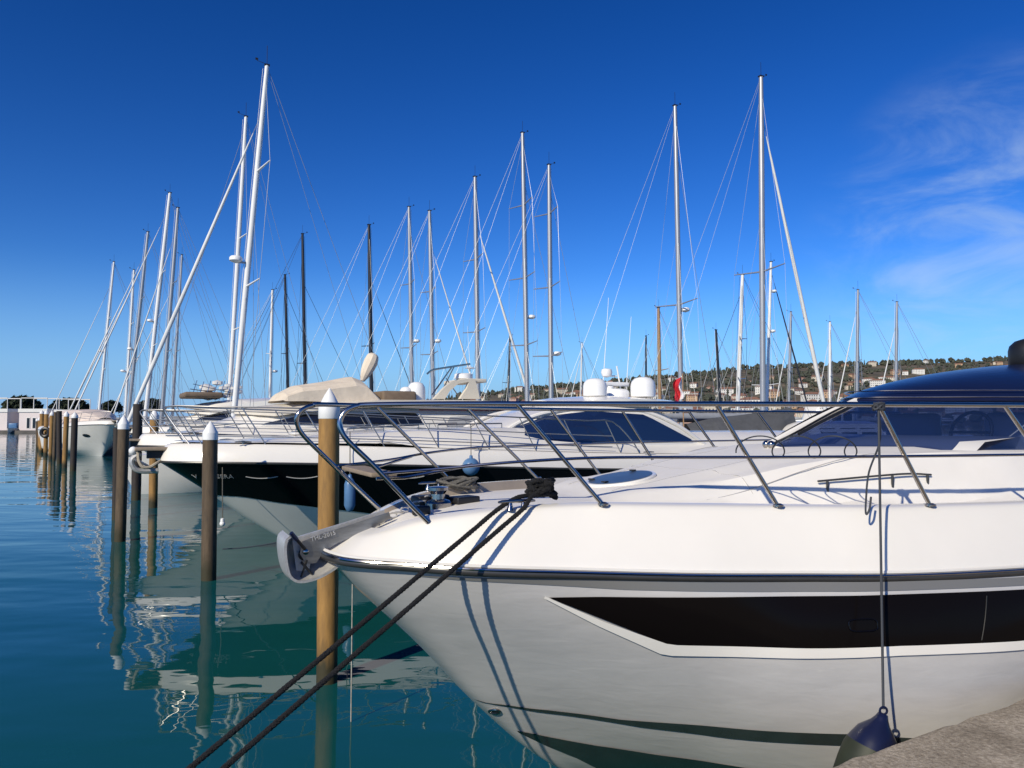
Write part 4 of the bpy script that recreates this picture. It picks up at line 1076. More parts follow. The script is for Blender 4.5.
def hang_fender(fr_, H, label, px, ytop, ybot, ytie, mat, ball=False, group=None):
    # hung clear of the hull side seen at that picture position
    l = 1.5
    for _ in range(30):
        q = fr_.pt(px, ytop, l); l = lerp(l, H.hb(q.x) + .14, .6)
    q = fr_.pt(px, ytop, l); qb = fr_.pt(px, ybot, l); qt = fr_.pt(px, ytie, l - .25)
    hh = q.z - qb.z; w = lambda p: fr_.B + fr_.a*p.x + V((-fr_.a.y, fr_.a.x, 0))*p.y + V((0, 0, p.z))
    t = thing('fender', label, 'fender', w(q), 0, group)
    r = hh*.5 if ball else .10
    prof = [(0, 0), (.03, -.01), (.035, -.06)] + ([(r*sin(a*pi/8), -.05 - r + r*cos(a*pi/8)) for a in range(1, 9)] if ball else [(r*.7, -.10), (r, -.18), (r, -hh+.12), (r*.6, -hh+.03), (0.001, -hh)])
    MB().lathe(prof, (0, 0, 0), 16).build('body', mat, t)
    MB().tube([V((0, 0, 0)), w(qt) - w(q)], .009, 6).build('lanyard', M['grey_rope'], t)
    return t

# ------------------------------------------------------------------ the black yacht
B = Cruiser('motor yacht with long black hull band and blue side window behind the nearest yacht', -6.4, 14.0, 28, 15.2, 2.15, 1.87, 1.52, stem=[(1, 0), (.76, .72), (.5, 1.45), (.25, 2.3), (0, 3.4)], gun=.33)
B.coach = ([1.2, 2.5, 4.5, 6.5, 8, 15], [0, .12, .30, .42, .45, .45], 1.75)
HBk = B.H
B.hull(M['pale_hull'], M['gel'])
bl_ = [HBk.on(B.fr, px, py) for px, py in [(240, 497.5), (290, 505.5), (340, 512.5), (385, 519)]]
zl = lambda x: interp(x, [q[0] for q in bl_] + [14.9], [q[1] for q in bl_] + [bl_[-1][1] - .12])
x_st = .86
band_lo = [(x_st, 1.24)] + [(x, zl(x)) for x in (1.3, 1.8, 2.6, 3.4, 4.5, 6, 8, 11, 15.1)]
def stemx(z): return HBk.s0((z + .4)/(B.zr(0) + .4))
for sg in (1, -1):
    rows = []
    for j in range(9):
        f = j/8; row = []
        for i in range(61):
            u = (i/60)**1.8; xf = 15.15*u; zu = B.zr(xf) - .012; xa_ = stemx(1.2) + (15.15 - stemx(1.2))*u; zlow = lerp(1.24, zl(xa_), smooth(.9, 1.9, xa_))
            z = lerp(zlow, zu, f); x = stemx(z) + (15.15 - stemx(z))*u
            p = HBk.surf(x + (.002 if i == 0 else 0), z, .007, sg); row.append(p if i else V((x - .006, 0, z)))
        rows.append(row if sg > 0 else list(reversed(row)))
    MB().grid(rows).build('black_hull_band', M['black_hull'], B.root, sharp=0)
# white mooring marks and ship's name on the black band
def hull_text(body, x0, z0, size, off=.02):
    p = HBk.surf(x0, z0, off); q = HBk.surf(x0 + .5, z0, off); r_ = HBk.surf(x0, z0 + .1, off)
    dx = (q - p).normalized(); up = (r_ - p); up = (up - dx*up.dot(dx)).normalized(); nn = dx.cross(up)
    Mx = Matrix((dx, up, nn)).transposed().to_4x4(); Mx.translation = p
    return lettering(body, size, .003, M['letters'], B.root, Mx)
xv, zv = HBk.on(B.fr, 194.5, 477.5); hull_text('V', xv, zv, .16)
xv, zv = HBk.on(B.fr, 217.5, 477.5); hull_text('SERA', xv, zv, .135)
# two small scuttle rims low on the band
for px in (262, 302, 410):
    xs, zs = HBk.on(B.fr, px, 476.5); mb = MB().tube([HBk.surf(xs + .26*t_, zs + .035*(1 - t_*t_)*-1 + .01, .016) for t_ in [-1 + k/6 for k in range(13)]], .008, 6); mb.build('port_rim', M['letters'], B.root)
low = B.px([(500, 441), (540, 443.5), (569, 448), (588, 442), (640, 440.5), (688, 441)], 1.45)
upp = B.px([(502, 439.5), (522, 427), (550, 416), (590, 411), (640, 414.5), (685, 439)], 1.38)
arch_end = B.fr.pt(700, 445, 1.40)
ztB = lambda x: cinterp(x, [5.9, 6.6, 7.4, 8.6, XE - 3.2, XE - 1.9, XE - .9, XE], [2.16, 2.42, 2.72, 2.98, 3.06, 3.0, 2.72, 2.15])
XE = arch_end.x + .15
B.cabin(5.9, XE, lambda x: 1.62*smooth(5.0, 7.2, x)*.35 + 1.08, ztB, M['gel'], zbase=lambda x: 1.80, tumble=.10, camber=.10)
B.panes(low, upp, M['boat_glass'], 'side_window', off=.03)
def vs_line(px0, y0, px1, y1, lat): a, b = B.fr.pt(px0, y0, lat), B.fr.pt(px1, y1, lat); return a, b
# white window arch, hard top and its underside
arch = B.px([(498, 442), (520, 426), (549, 413.5), (590, 408.5), (642, 411.5), (672, 424), (700, 445)], 1.40)
for sg in (1, -1): MB().tube(cr([V((x, -sg*(B.wall(x, z)+.02), z)) for x, z in arch], 5), .045, 8).build('window_arch', M['gel'], B.root)
ht = MB(); rows = []
for j in range(9):
    t_ = -1 + j/4; rows.append([V((x, 1.42*t_*w_, z + .10*(1 - t_*t_))) for x, w_, z in ((7.9, .55, 2.98), (8.4, .82, 3.04), (9.4, 1, 3.10), (XE - 2, 1, 3.10), (XE - .8, .97, 3.05), (XE - .25, .9, 3.0))])
low_ = [[p + V((0, 0, -.13)) for p in r] for r in rows]
ht.grid([list(reversed(r)) for r in rows]); ht.grid(low_); ht.grid([rows[0], low_[0]]); ht.grid([low_[-1], rows[-1]]); ht.grid([[r[-1] for r in low_], [r[-1] for r in rows]]); ht.grid([[r[0] for r in rows], [r[0] for r in low_]])
ht.build('hard_top', M['gel'], B.root, sharp=50)
B.windscreen(6.05, 2.22, 7.9, 2.98, 1.12, .85, M['dark_glass'], .9)
dpos = [B.fr.pt(595, 397, .35), B.fr.pt(643, 397, .35), B.fr.pt(617, 397, .0)]
B.dome(dpos[0].x, -.35, 3.17, .28, .43); B.dome(dpos[1].x, -.35, 3.17, .30, .50); B.dome(dpos[2].x, 0, 3.17, .30, .22)
ra = MB(); a, b = dpos[0], dpos[1]
ra.box(((a.x+b.x)/2, .05, 3.50), (b.x-a.x-.3, .13, .10), 0, .03); ra.lathe([(.10, 0), (.09, .25)], ((a.x+b.x)/2, .05, 3.2), 12)
ra.build('open_array_radar', M['radome'], B.root)
sl_ = MB(); sl_.tube([(b.x-.3, .1, 3.2), (b.x-.45, .1, 3.95)], .02, 6); sl_.lathe([(.02, 0), (.11, .03), (.14, .12), (.12, .2), (.02, .22)], (b.x-.75, .1, 3.66), 14); sl_.tube([(b.x-.45, .1, 3.7), (b.x-.75, .1, 3.7)], .018, 6)
sl_.build('searchlight', M['radome'], B.root)
for dx, y, h in ((-.75, .3, 2.6), (.1, .5, 2.2)): MB().tube([(b.x+dx, y, 3.1), (b.x+dx+.35, y+.2, 3.1+h)], [.012, .005], 5).build('whip_antenna', M['radome'], B.root)
B.fittings([(2.6, .5), (4.6, .55)], [(3.2, 4.6), (5.0, 6.4)]); B.rails(.12, 8.6, .66, 9, .42, .014, (.55, .2))
B.platform(-.40, .75, .42, 2.10)
# tall staff light, deck stanchions and aft bench of the black yacht
fb = MB(); fb.box((13.4, -.9, 2.0), (1.1, .5, .35), 0, .1); fb.box((13.1, .4, 2.1), (1.0, 1.3, .4), 0, .1); fb.build('aft_bench', M['gel2'], B.root)
# cords from the bow platform
tag(MB().tube(cr([at_y(138, 452, 13.75), at_y(139, 461, 13.7), at_y(143, 467, 13.7), at_y(150, 467, 13.75), at_y(157, 463, 13.8), at_y(163, 460, 13.95)], 5), .028, 7).build('rope', material('pale_rope', (.42, .36, .27), .85, var=.3, vscale=30)), 'pale thick rope slung under the bow platform of the black yacht', 'rope')
hang_fender(B.fr, HBk, 'pale blue ball fender hanging on the black hull beyond the nearest bow', 471, 455, 473, 426, M['blue_vinyl'], True)
hang_fender(B.fr, HBk, 'long blue fender hanging on the black hull just right of the ochre pile', 350, 474, 512, 432, M['blue_vinyl'])
hang_fender(B.fr, HBk, 'white fender on a long line beside the brown pile at the black bow', 222.5, 518, 523.5, 458, M['radome'], True)
# slack stern-side lines to the piles
M['pale_line'] = material('pale_line', (.42, .40, .35), .9, var=.4, vscale=20)
def slack(p, q, sag, r, label, mat='cord', group=None):
    p, q = V(p), V(q); pts = []
    for k in range(19): t_ = k/18; s_ = lerp(p, q, t_); s_.z -= sag*4*t_*(1-t_); pts.append(s_)
    return tag(MB().tube(pts, r, 6).build('mooring_line', M[mat]), label, 'mooring line', group)
slack(at_y(223, 549, 13.4), at_y(330, 528, 10.), .06, .010, 'thin dark line running from the ochre pile towards the brown pile')
slack(at_y(351, 722, 6.8), at_y(352.5, 583, 6.8), 0, .006, 'thin pale line hanging straight down to the water under the near anchor', 'pale_line')

# ------------------------------------------------------------------ the white yacht with tan covers
C = Cruiser('white flybridge yacht with tan canvas tent and radar arch beyond the black yacht', -9.95, 20.45, 28, 14.6, 2.15, 1.95, 1.6, gun=.32)
C.coach = ([1.0, 2.2, 3.4, 15], [0, .15, .25, .25], 1.7)
C.hull(M['gel2'], M['gel'])
ztC = lambda x: cinterp(x, [1.6, 2.4, 3.4, 5, 8, 11, 12.4], [2.36, 2.62, 2.86, 2.98, 3.0, 2.95, 2.85])
C.cabin(1.7, 12.4, lambda x: .8 + .85*smooth(1.5, 5.5, x), ztC, M['gel'], zbase=lambda x: 2.1, tumble=.12)
C.panes([(3.0, 2.50), (4.5, 2.52), (7.5, 2.50)], [(3.1, 2.54), (4.2, 2.80), (7.3, 2.84)], M['dark_glass'], 'side_window', off=.02)
C.windscreen(1.9, 2.42, 3.3, 2.86, .85, .8, M['dark_glass'], 1.1)
# overhanging visor of the flybridge
vz = MB(); rows = []
for j in range(9):
    t_ = -1 + j/4; rows.append([V((x + .9*abs(t_)**2.2*(1 if i < 3 else 0), 1.62*w_*t_, z + .07*(1-t_*t_))) for i, (x, w_, z) in enumerate(((2.45, .72, 2.84), (3.2, .86, 2.96), (4.4, .97, 3.10), (6.2, 1.05, 3.18), (9, 1.05, 3.2), (12.2, 1.0, 3.15)))])
low_ = [[p + V((0, 0, -.11)) for p in r] for r in rows]
vz.grid([list(reversed(r)) for r in rows]); vz.grid(low_); vz.grid([rows[0], low_[0]]); vz.grid([low_[-1], rows[-1]]); vz.grid([[r[-1] for r in low_], [r[-1] for r in rows]]); vz.grid([[r[0] for r in rows], [r[0] for r in low_]])
vz.build('flybridge_deck', material('cream_gelcoat', (.70, .64, .54), .4, var=.08), C.root, sharp=50)
tl = [C.fr.pt(px, py, 1.05) for px, py in ((283, 400), (287, 392), (302, 384), (330, 380), (356, 375), (367, 379), (378, 397))]
mb = MB(); rows = []
for t_ in [-1, -.97, -.8, -.4, 0, .4, .8, .97, 1]:
    k = (1 - abs(t_)**3); rows.append([V((q.x + RN.uniform(-.02, .02), 1.25*t_, lerp(3.14, q.z, (.0 if abs(t_) == 1 else .55 + .45*k)) + RN.uniform(-.015, .015))) for q in tl])
mb.grid([list(reversed(r)) for r in rows]).build('flybridge_tent', M['tan'], C.root, sharp=0)
ft = MB(); c0_, c1_ = C.fr.pt(364, 377, .3), C.fr.pt(374, 354, .3)
ft.tube(cr([c0_ + V((-.05, 0, -.12)), lerp(c0_, c1_, .25), lerp(c0_, c1_, .6) + V((.02, 0, .02)), c1_], 5), [.06, .09, .12, .145, .165, .18, .19, .20, .205, .21, .215, .21, .20, .19, .17, .10], 10); ft.build('furled_cover', M['tan'], C.root, sharp=0)
bc = MB(); q0, q1 = C.fr.pt(380, 396, .8), C.fr.pt(414, 397, .8); bc.box(((q0.x+q1.x)/2, 0, 3.33), (q1.x-q0.x, 2.1, .32), 0, .08); bc.build('seat_cover', M['brown_canvas'], C.root)
for px, r in ((406, .20), (416.5, .27)): q = C.fr.pt(px, 396, .6); C.dome(q.x, -.6, 3.2, r, r*2.2)
# radar arch
mb = MB()
for lat in (.95, -.95):
    p = [C.fr.pt(433, 399, lat), C.fr.pt(443, 388, lat), C.fr.pt(452, 381, lat), C.fr.pt(466, 379, lat), C.fr.pt(474, 379, lat), C.fr.pt(479, 399, lat), C.fr.pt(459, 399, lat), C.fr.pt(466, 388, lat), C.fr.pt(468, 382, lat), C.fr.pt(457, 384, lat), C.fr.pt(449, 391, lat), C.fr.pt(444, 399, lat)]
    mb.prism([V((q.x, -lat*1. + .08, q.z)) for q in p[:2]] + [V((q.x, -lat + .08, q.z)) for q in p[2:]], (0, -.16, 0))
qa_, qb_ = C.fr.pt(455, 381, 0), C.fr.pt(474, 381, 0); mb.box(((qa_.x+qb_.x)/2, 0, qa_.z - .02), (qb_.x-qa_.x, 1.9, .12), 0, .03)
mb.build('radar_arch', material('cream_arch', (.68, .62, .50), .4), C.root, sharp=30)
q = C.fr.pt(463.5, 379, 0); MB().lathe([(.22, 0), (.30, .03), (.30, .17), (.24, .2), (.001, .21)], (q.x, 0, qa_.z + .05), 20).build('radar_dome', M['radome'], C.root)
q = C.fr.pt(470, 366, 0); am = MB(); am.tube([(q.x, 0, qa_.z), (q.x, 0, q.z+.02)], .018, 6); am.lathe([(.001, 0), (.2, .03), (.001, .09)], (q.x, 0, q.z-.1), 14); am.tube([(q.x, 0, q.z), (q.x-.1, 0, q.z+1.3)], [.01, .004], 5); am.build('antenna', M['radome'], C.root)
dv = MB(); ps = [C.fr.pt(427, 374, .3), C.fr.pt(433, 370, .3), C.fr.pt(450, 367, .3), C.fr.pt(470, 364, .3)]; dv.tube(cr(ps, 4), .03, 6); dv.tube([C.fr.pt(452, 367, .3), C.fr.pt(432, 395, .3)], .025, 6); dv.tube([C.fr.pt(454, 367, .3), C.fr.pt(440, 395, .3)], .02, 6); dv.tube([C.fr.pt(446, 378, .3), C.fr.pt(459, 397, .3)], .018, 6)
dv.build('davit', M['steel'], C.root)
cu_ = C.fr; vc = [C.fr.pt(px, py, 1.7) for px, py in ((372, 432), (380, 421), (428, 419), (436, 431))]
C.fittings([(1.5, .45)], [(1.6, 2.6)]); C.rails(.12, 8.8, .62, 9, .4, .013, (.6, .3))
C.platform(-.35, .8, .4, 2.1)
# red trim line along the topsides
for sg in (1, -1):
    MB().tube([V((x, -sg*(C.wall(x, 2.93)+.02), 2.93)) for x in [7.5 + k*.5 for k in range(10)]], .012, 5).build('trim_line', M['red'], C.root)
C.panes([(8.2, 2.45), (9.6, 2.45), (11.2, 2.46)], [(8.35, 2.72), (9.6, 2.80), (11.0, 2.82)], M['vinyl_clear'], 'vinyl_curtain', off=.02)

# ------------------------------------------------------------------ the far white flybridge yacht with the dark windscreen
D = Cruiser('white flybridge yacht with long dark windscreen and brown flybridge cushions, left of the tall masts', -17.1, 34.5, 28, 17, 2.4, 2.05, 1.7, gun=.35)
D.coach = ([1.0, 2.5, 4, 17], [0, .15, .3, .3], 1.8)
D.hull(M['gel2'], M['gel'])
ztD = lambda x: cinterp(x, [1.8, 2.8, 4, 6, 9, 13, 14.5], [2.45, 2.85, 3.15, 3.4, 3.45, 3.4, 3.3])
D.cabin(1.9, 14.5, lambda x: .9 + 1.0*smooth(1.6, 6, x), ztD, M['gel'], zbase=lambda x: 2.2, tumble=.12)
D.panes([(2.6, 2.62), (5, 2.66), (9, 2.66)], [(2.9, 2.80), (4.8, 3.10), (8.8, 3.12)], M['dark_glass'], 'side_window', off=.02)
D.windscreen(2.1, 2.55, 4.0, 3.15, .95, .95, M['dark_glass'], 1.2)
vz = MB(); rows = []
for j in range(9):
    t_ = -1 + j/4; rows.append([V((x + 1.0*abs(t_)**2.2*(1 if i < 3 else 0), 1.9*w_*t_, z + .12*(1-t_*t_))) for i, (x, w_, z) in enumerate(((2.2, .6, 3.1), (3.0, .8, 3.32), (4.4, .95, 3.52), (6.2, 1.05, 3.62), (10, 1.05, 3.62), (14.2, 1.0, 3.55)))])
low_ = [[p + V((0, 0, -.22)) for p in r] for r in rows]
vz.grid([list(reversed(r)) for r in rows]); vz.grid(low_); vz.grid([rows[0], low_[0]]); vz.grid([low_[-1], rows[-1]])
vz.build('flybridge_deck', M['gel'], D.root, sharp=50)
q0, q1 = D.fr.pt(183, 396, .8), D.fr.pt(222, 396, .8); MB().box(((q0.x+q1.x)/2, 0, 3.78), (q1.x-q0.x, 2.6, .26), 0, .1).build('flybridge_cushions', M['brown_canvas'], D.root)
mb = MB()
for k in range(6): q = D.fr.pt(192 + k*7, 392, .9); mb.tube([(q.x, -.9, 3.7), (q.x+.2, -.9, 4.45 - .05*(k % 2))], .02, 5)
mb.tube([D.fr.pt(190, 389, .9), D.fr.pt(232, 395, .9)], .02, 5); mb.tube([D.fr.pt(193, 384, .9), D.fr.pt(232, 393, .9)], .015, 5); mb.build('flybridge_rail', M['steel'], D.root)
mb = MB(); q = D.fr.pt(222, 391, 0)
for k in range(22): mb.ball(q + V((RN.uniform(-.7, .8), RN.uniform(-.6, .6), RN.uniform(-.35, .42)*(1 - .3*(k % 2)))), RN.uniform(.10, .24), 7, (1.5, 1, .7))
mb.build('tender_cover', M['gel2'], D.root)
D.fittings([(1.7, .5)], [(1.5, 2.6)]); D.rails(.15, 10, .66, 9, .45, .016, (.6, .3)); D.platform(-.4, .9, .45, 2.3)

# far white yacht with a porthole, bow turned to the right
Ebt = Cruiser('white yacht with oval porthole and beige cabin behind the far group of piles', -28.3, 55.0, 134, 13, 2.1, 2.35, 1.9, gun=.3)
Ebt.hull(M['gel2'], M['gel'])
Ebt.cabin(2.2, 10.5, lambda x: .7 + .9*smooth(2, 5, x), lambda x: cinterp(x, [2.2, 3.5, 5.5, 10.5], [2.75, 3.1, 3.4, 3.4]), material('beige_cabin', (.66, .56, .49), .5, var=.08), zbase=lambda x: 2.3)
for sd_ in (1, -1):
    MB().add([Ebt.H.surf(2.6 + .38*cos(2*pi*k/20), 1.55 + .12*sin(2*pi*k/20), .02, sd_) for k in range(20)], [tuple(range(20)) if sd_ > 0 else tuple(reversed(range(20)))]).build('porthole', M['dark_glass'], Ebt.root, sharp=0)
Ebt.rails(.15, 7.5, .62, 7, .4, .016, (.5,)); Ebt.platform(-.4, .8, .45, 2.6)

# sailing boat with grey cover, small white cruiser and pilothouse boat between the black yacht and the nearest one
def small_cruiser(label, x, y, deg, L, zroof, cover=None, wins=3, cat='yacht'):
    K = Cruiser(label, x, y, deg, L, L*.15, 1.35, 1.15, gun=.25); K.hull(M['gel2'], M['gel'])
    K.cabin(L*.18, L*.8, lambda q: .5 + L*.075*smooth(L*.18, L*.4, q), lambda q: cinterp(q, [L*.18, L*.3, L*.42, L*.8], [1.65, 1.9, zroof, zroof]), M['gel'], zbase=lambda q: 1.4, tumble=.08)
    for k in range(wins):
        x0 = L*(.40 + .38*k/wins); x1 = x0 + L*.38/wins*.8; z0, z1 = lerp(1.5, zroof, .45), lerp(1.5, zroof, .85)
        K.panes([(x0, z0), (x1, z0)], [(x0+.05, z1), (x1, z1)], M['dark_glass'], 'side_window', n=4, m=2)
    return K
q = at_y(770, 425, 26.5); small_cruiser('small white cabin boat with a row of dark windows beside the grey sail cover', q.x - 1.2, 26.5, 20, 7, 2.5)
q = at_y(802, 400, 60); small_cruiser('white pilothouse boat whose roof shows above the near rail by the navy roof', q.x - 2, 60, 15, 8, 4.0)
# ================================================================== sailing yachts
def sailboat(label, tip, base, D, r, mat, bow, foot=None, ffrac=1.0, furl=0., furlmat='sail_white', radars=(), spreaders=(.36, .66), backstay=True, hullmat='gel2', boom='sail_grey', loa=None, group=None, dcol='wire', ang=28, anten=True):
    """tip and base are picture positions of the mast at depth D; bow = -1 (towards the open water) or +1"""
    r = r*(.86 if D > 40 else 1)
    pb = at_y(base[0], base[1], D); pt = at_y(tip[0], tip[1], D)
    zt = pt.z; rake_x = (pt.x - pb.x)/(pt.z - pb.z)
    h = V((cos(radians(ang))*bow, sin(radians(ang))*bow, 0))
    L = loa or clamp(zt*.78, 8, 15.5)
    x_deck = pb.x - rake_x*(pb.z - 1.4)
    # local frame: x forward from the mast
    rz = atan2(h.y, h.x); t = thing('sailing_yacht', label, 'sailing yacht', (x_deck, D, 0), rz, group)
    tl = lambda wv: V(((wv.x - x_deck)*h.x + (wv.y - D)*h.y, -(wv.x - x_deck)*h.y + (wv.y - D)*h.x, wv.z))
    f = None
    if foot:
        # bow fitting seen at the picture position, in the boat's centre plane
        rr = ray(*foot); k = (x_deck*(-h.y) + D*h.x)/(rr.x*(-h.y) + rr.y*h.x); fw = CAM + rr*k; fl_ = tl(fw); f = fl_
    J = L*.40 if f is None else max(f.x, 1.2)
    fore = L*.42; aft = L - fore
    if f is not None:
        tz = lerp(pb.z, zt, ffrac); kk = (tz - 1.55)/(tz - f.z) if f.z > 1.55 else 1.; fore = max(f.x*kk + .2, 2.2); aft = L*.58
    fb = 1.05 + L*.012
    # hull
    rows = []; hw = L*.145
    for v in (0, .3, .6, .85, 1):
        row = []
        for i in range(21):
            u = i/20; x = fore - .9*(1-v) - (fore + aft - .9*(1-v) - .4*(1-v))*u
            w = hw*(min(1, (u/.42))**.75 if u < .42 else 1 - .32*((u-.42)/.58)**2)*(v**.55)
            row.append((x, w, -.35 + (fb + .35 + .25*(1-u)**2)*v))
        rows.append(row)
    mb = MB(); mb.grid([list(reversed(r_)) for r_ in rows]); mb.grid([[(x, -y, z) for x, y, z in r_] for r_ in rows])
    tr = [r_[-1] for r_ in rows]; mb.add(tr + [(x, -y, z) for x, y, z in reversed(tr)], [tuple(range(10))]); mb.build('hull', M[hullmat], t, sharp=50)
    top = rows[-1]; mb = MB(); mb.grid([[(x, y*q, z + .05*(1-q*q)) for x, y, z in top] for q in (1, .5, 0, -.5, -1)]); mb.build('deck', M['gel'], t, sharp=0)
    mb = MB(); cr_ = []
    for x, w, z in ((J*.55, .35, .02), (J*.35, .7, .28), (0, .95, .42), (-aft*.35, 1.0, .5), (-aft*.42, 1., .5)):
        cr_.append([(x, -w*hw/2.0, fb), (x, -w*hw/2.2, fb + z), (x, 0, fb + z + .08), (x, w*hw/2.2, fb + z), (x, w*hw/2.0, fb)])
    mb.grid(cr_); mb.build('cabin', M['gel'], t, sharp=40)
    # pulpit and pushpit
    mb = MB()
    zr_ = fb + .25 + .62
    mb.tube([(J-.9, hw*.42, zr_), (fore+.05, .12, zr_+.05), (fore+.05, -.12, zr_+.05), (J-.9, -hw*.42, zr_)], .016, 5)
    for yy in (1, -1):
        mb.tube([(fore-.2, .15*yy, fb+.2), (fore+.05, .12*yy, zr_+.05)], .014, 5); mb.tube([(J-.9, hw*.42*yy, fb+.2), (J-.9, hw*.42*yy, zr_)], .014, 5)
        mb.tube([(J-.9, hw*.42*yy, zr_), (0, hw*.98*yy, zr_-.1), (-aft+.3, hw*.7*yy, zr_-.1)], .007, 4)
        for q in (.2, .45, .7): x = lerp(J-.9, -aft+.3, q); mb.tube([(x, hw*(.95)*yy, fb), (x, hw*.95*yy, zr_-.1)], .012, 4)
    mb.tube([(-aft+.3, hw*.7, zr_), (-aft+.1, hw*.6, zr_), (-aft+.1, -hw*.6, zr_), (-aft+.3, -hw*.7, zr_)], .016, 5); mb.build('guard_rail', M['steel'], t, sharp=0)
    # mast
    mt, mbp = tl(V((pt.x, D, zt))), V((0, 0, fb + .3))
    ax = lambda q: lerp(mbp, mt, q)
    mm = MB(); mm.tube([ax(q) for q in (0, .25, .5, .75, .92, 1)], [r, r, r, r*.97, r*.85, r*.72], 12); mo = mm.build('mast', M[mat], t)
    if anten:
        mh = MB(); mh.tube([mt, mt + V((0, 0, .8))], .010, 5); mh.tube([mt + V((-.05, 0, .06)), mt + V((.38, 0, .14))], .009, 5); mh.box(mt + V((.38, 0, .20)), (.10, .02, .08)); mh.box(mt + V((0, 0, .03)), (r*1.7, r*1.3, .06)); mh.build('masthead_gear', M['black'], mo)
    # spreaders and shrouds
    ch = hw*.93; tips = []
    for q in spreaders:
        c = ax(q); wd = ch*(1.0 - .35*q)
        for yy in (1, -1):
            e = c + V((-.25, wd*yy, .10)); tips.append((q, yy, e)); MB().tube([c, e], [.05, .028], 6).build('spreader', M[mat], mo)
    for yy in (1, -1):
        pth = [V((-.3, ch*yy, fb+.15))] + [e for q, y2, e in tips if y2 == yy] + [ax(.97)]
        MB().tube(pth, .010*max(.9, D/50), 4, cap=False).build('shroud', M[dcol], t)
        MB().tube([V((-.1, ch*.9*yy, fb+.15)), ax(spreaders[0] if spreaders else .6)], .009*max(1, D/45), 4, cap=False).build('shroud', M[dcol], t)
    # forestay, furled sail, backstay
    ft = V((fore-.2, 0, fb + .35)) if f is None else V((f.x, 0, f.z))
    if f is not None and ft.z > fb + .4:      # carry the stay down to the deck
        top_ = ax(ffrac); k = (top_.z - fb - .35)/(top_.z - ft.z); ft = top_ + (ft - top_)*k; ft.x = min(ft.x, fore - .05) if ft.x > fore else ft.x
    top_ = ax(ffrac)
    MB().tube([ft, top_], .012*max(1, D/45), 5, cap=False).build('forestay', M[dcol], t)
    if furl:
        pr = [lerp(ft, top_, q) for q in (.04, .08, .3, .6, .86, .93)]; MB().tube(pr, [furl*.5, furl, furl*1.05, furl*.9, furl*.55, furl*.2], 9).build('furled_genoa', M[furlmat], t)
    if backstay: MB().tube([V((-aft+.15, 0, fb+.2)), ax(1)], .010*max(.9, D/50), 4, cap=False).build('backstay', M[dcol], t)
    kk = max(.8, D/56)
    MB().tube([ax(.08) + V((r*1.6, .05, 0)), ax(.99) + V((r*1.3, .04, 0))], .010*kk, 4, cap=False).build('halyard', M['sail_white' if dcol == 'wire' else 'cord'], mo)
    MB().tube([V((-aft*.76, 0, fb + 1.5)), ax(.995)], .009*kk, 4, cap=False).build('topping_lift', M[dcol], t)
    for yy in (1, -1): MB().tube([V((-1.1, ch*.95*yy, fb+.15)), ax(.62)], .009*kk, 4, cap=False).build('shroud', M[dcol], t)
    # boom with stowed sail
    g = V((-r, 0, fb + 1.35)); e = V((-aft*.78, 0, fb + 1.45)); bm = MB().tube([g, e], .07, 8).build('boom', M[mat], t)
    MB().tube([lerp(g, e, q) + V((0, 0, .17)) for q in (.0, .1, .5, .9, .97)], [.10, .23, .20, .12, .04], 9).build('sail_cover', M[boom], bm)
    for yr in radars:
        q = (at_y(512, yr, D).z - mbp.z)/(mt.z - mbp.z); c = ax(q) + V((.45, 0, 0))
        rd_ = MB().lathe([(.02, -.05), (.17, 0), (.24, .05), (.24, .15), (.19, .21), (.001, .23)], c, 16).build('radar', M['radome'], mo); MB().tube([ax(q), c], .04, 6).build('bracket', M['alu'], rd_)
    return t
WM = 'mast_white'
# left row, bows towards the open water
sailboat('sailing yacht with the tallest thick white mast on the left and long sloping furled genoa', (267, 66), (235, 405) , 29, .112, WM, -1, (137, 402), .88, .072, radars=(263,), spreaders=(.42, .72), boom='tan', loa=12.5)
sailboat('sailing yacht with white mast just left of the tallest leaning white mast', (246, 117), (229, 405), 41, .14, WM, -1, None, .97, 0, spreaders=(.34, .62), boom='tan', loa=10.3)
sailboat('sailing yacht with white mast carrying a radar, tallest of the far left cluster', (170, 193), (147, 402), 66, .20, WM, -1, (78, 402), .93, .06, radars=(322,))
sailboat('sailing yacht with plain grey mast second tallest of the far left cluster', (178, 208), (163, 401), 61, .18, 'alu', -1, (118, 402), .9, .05)
sailboat('sailing yacht with grey mast left of the two tallest in the far left cluster', (148, 232), (130, 402), 71, .18, 'alu', -1, (72, 404), .9, .06, radars=(350,))
sailboat('sailing yacht with slim short white mast between two taller ones of the far left cluster', (134, 270), (126, 402), 79, .15, WM, -1, None, .9, .05, radars=(372,))
sailboat('sailing yacht with slim white mast standing farthest left of all', (114, 262), (100, 402), 83, .16, WM, -1, (58, 394), .88, .04, radars=(352,))
sailboat('sailing yacht with thin grey mast right of the far left cluster', (182, 255), (173, 401), 76, .15, 'alu', -1, None, .9, .04, spreaders=(.45,))
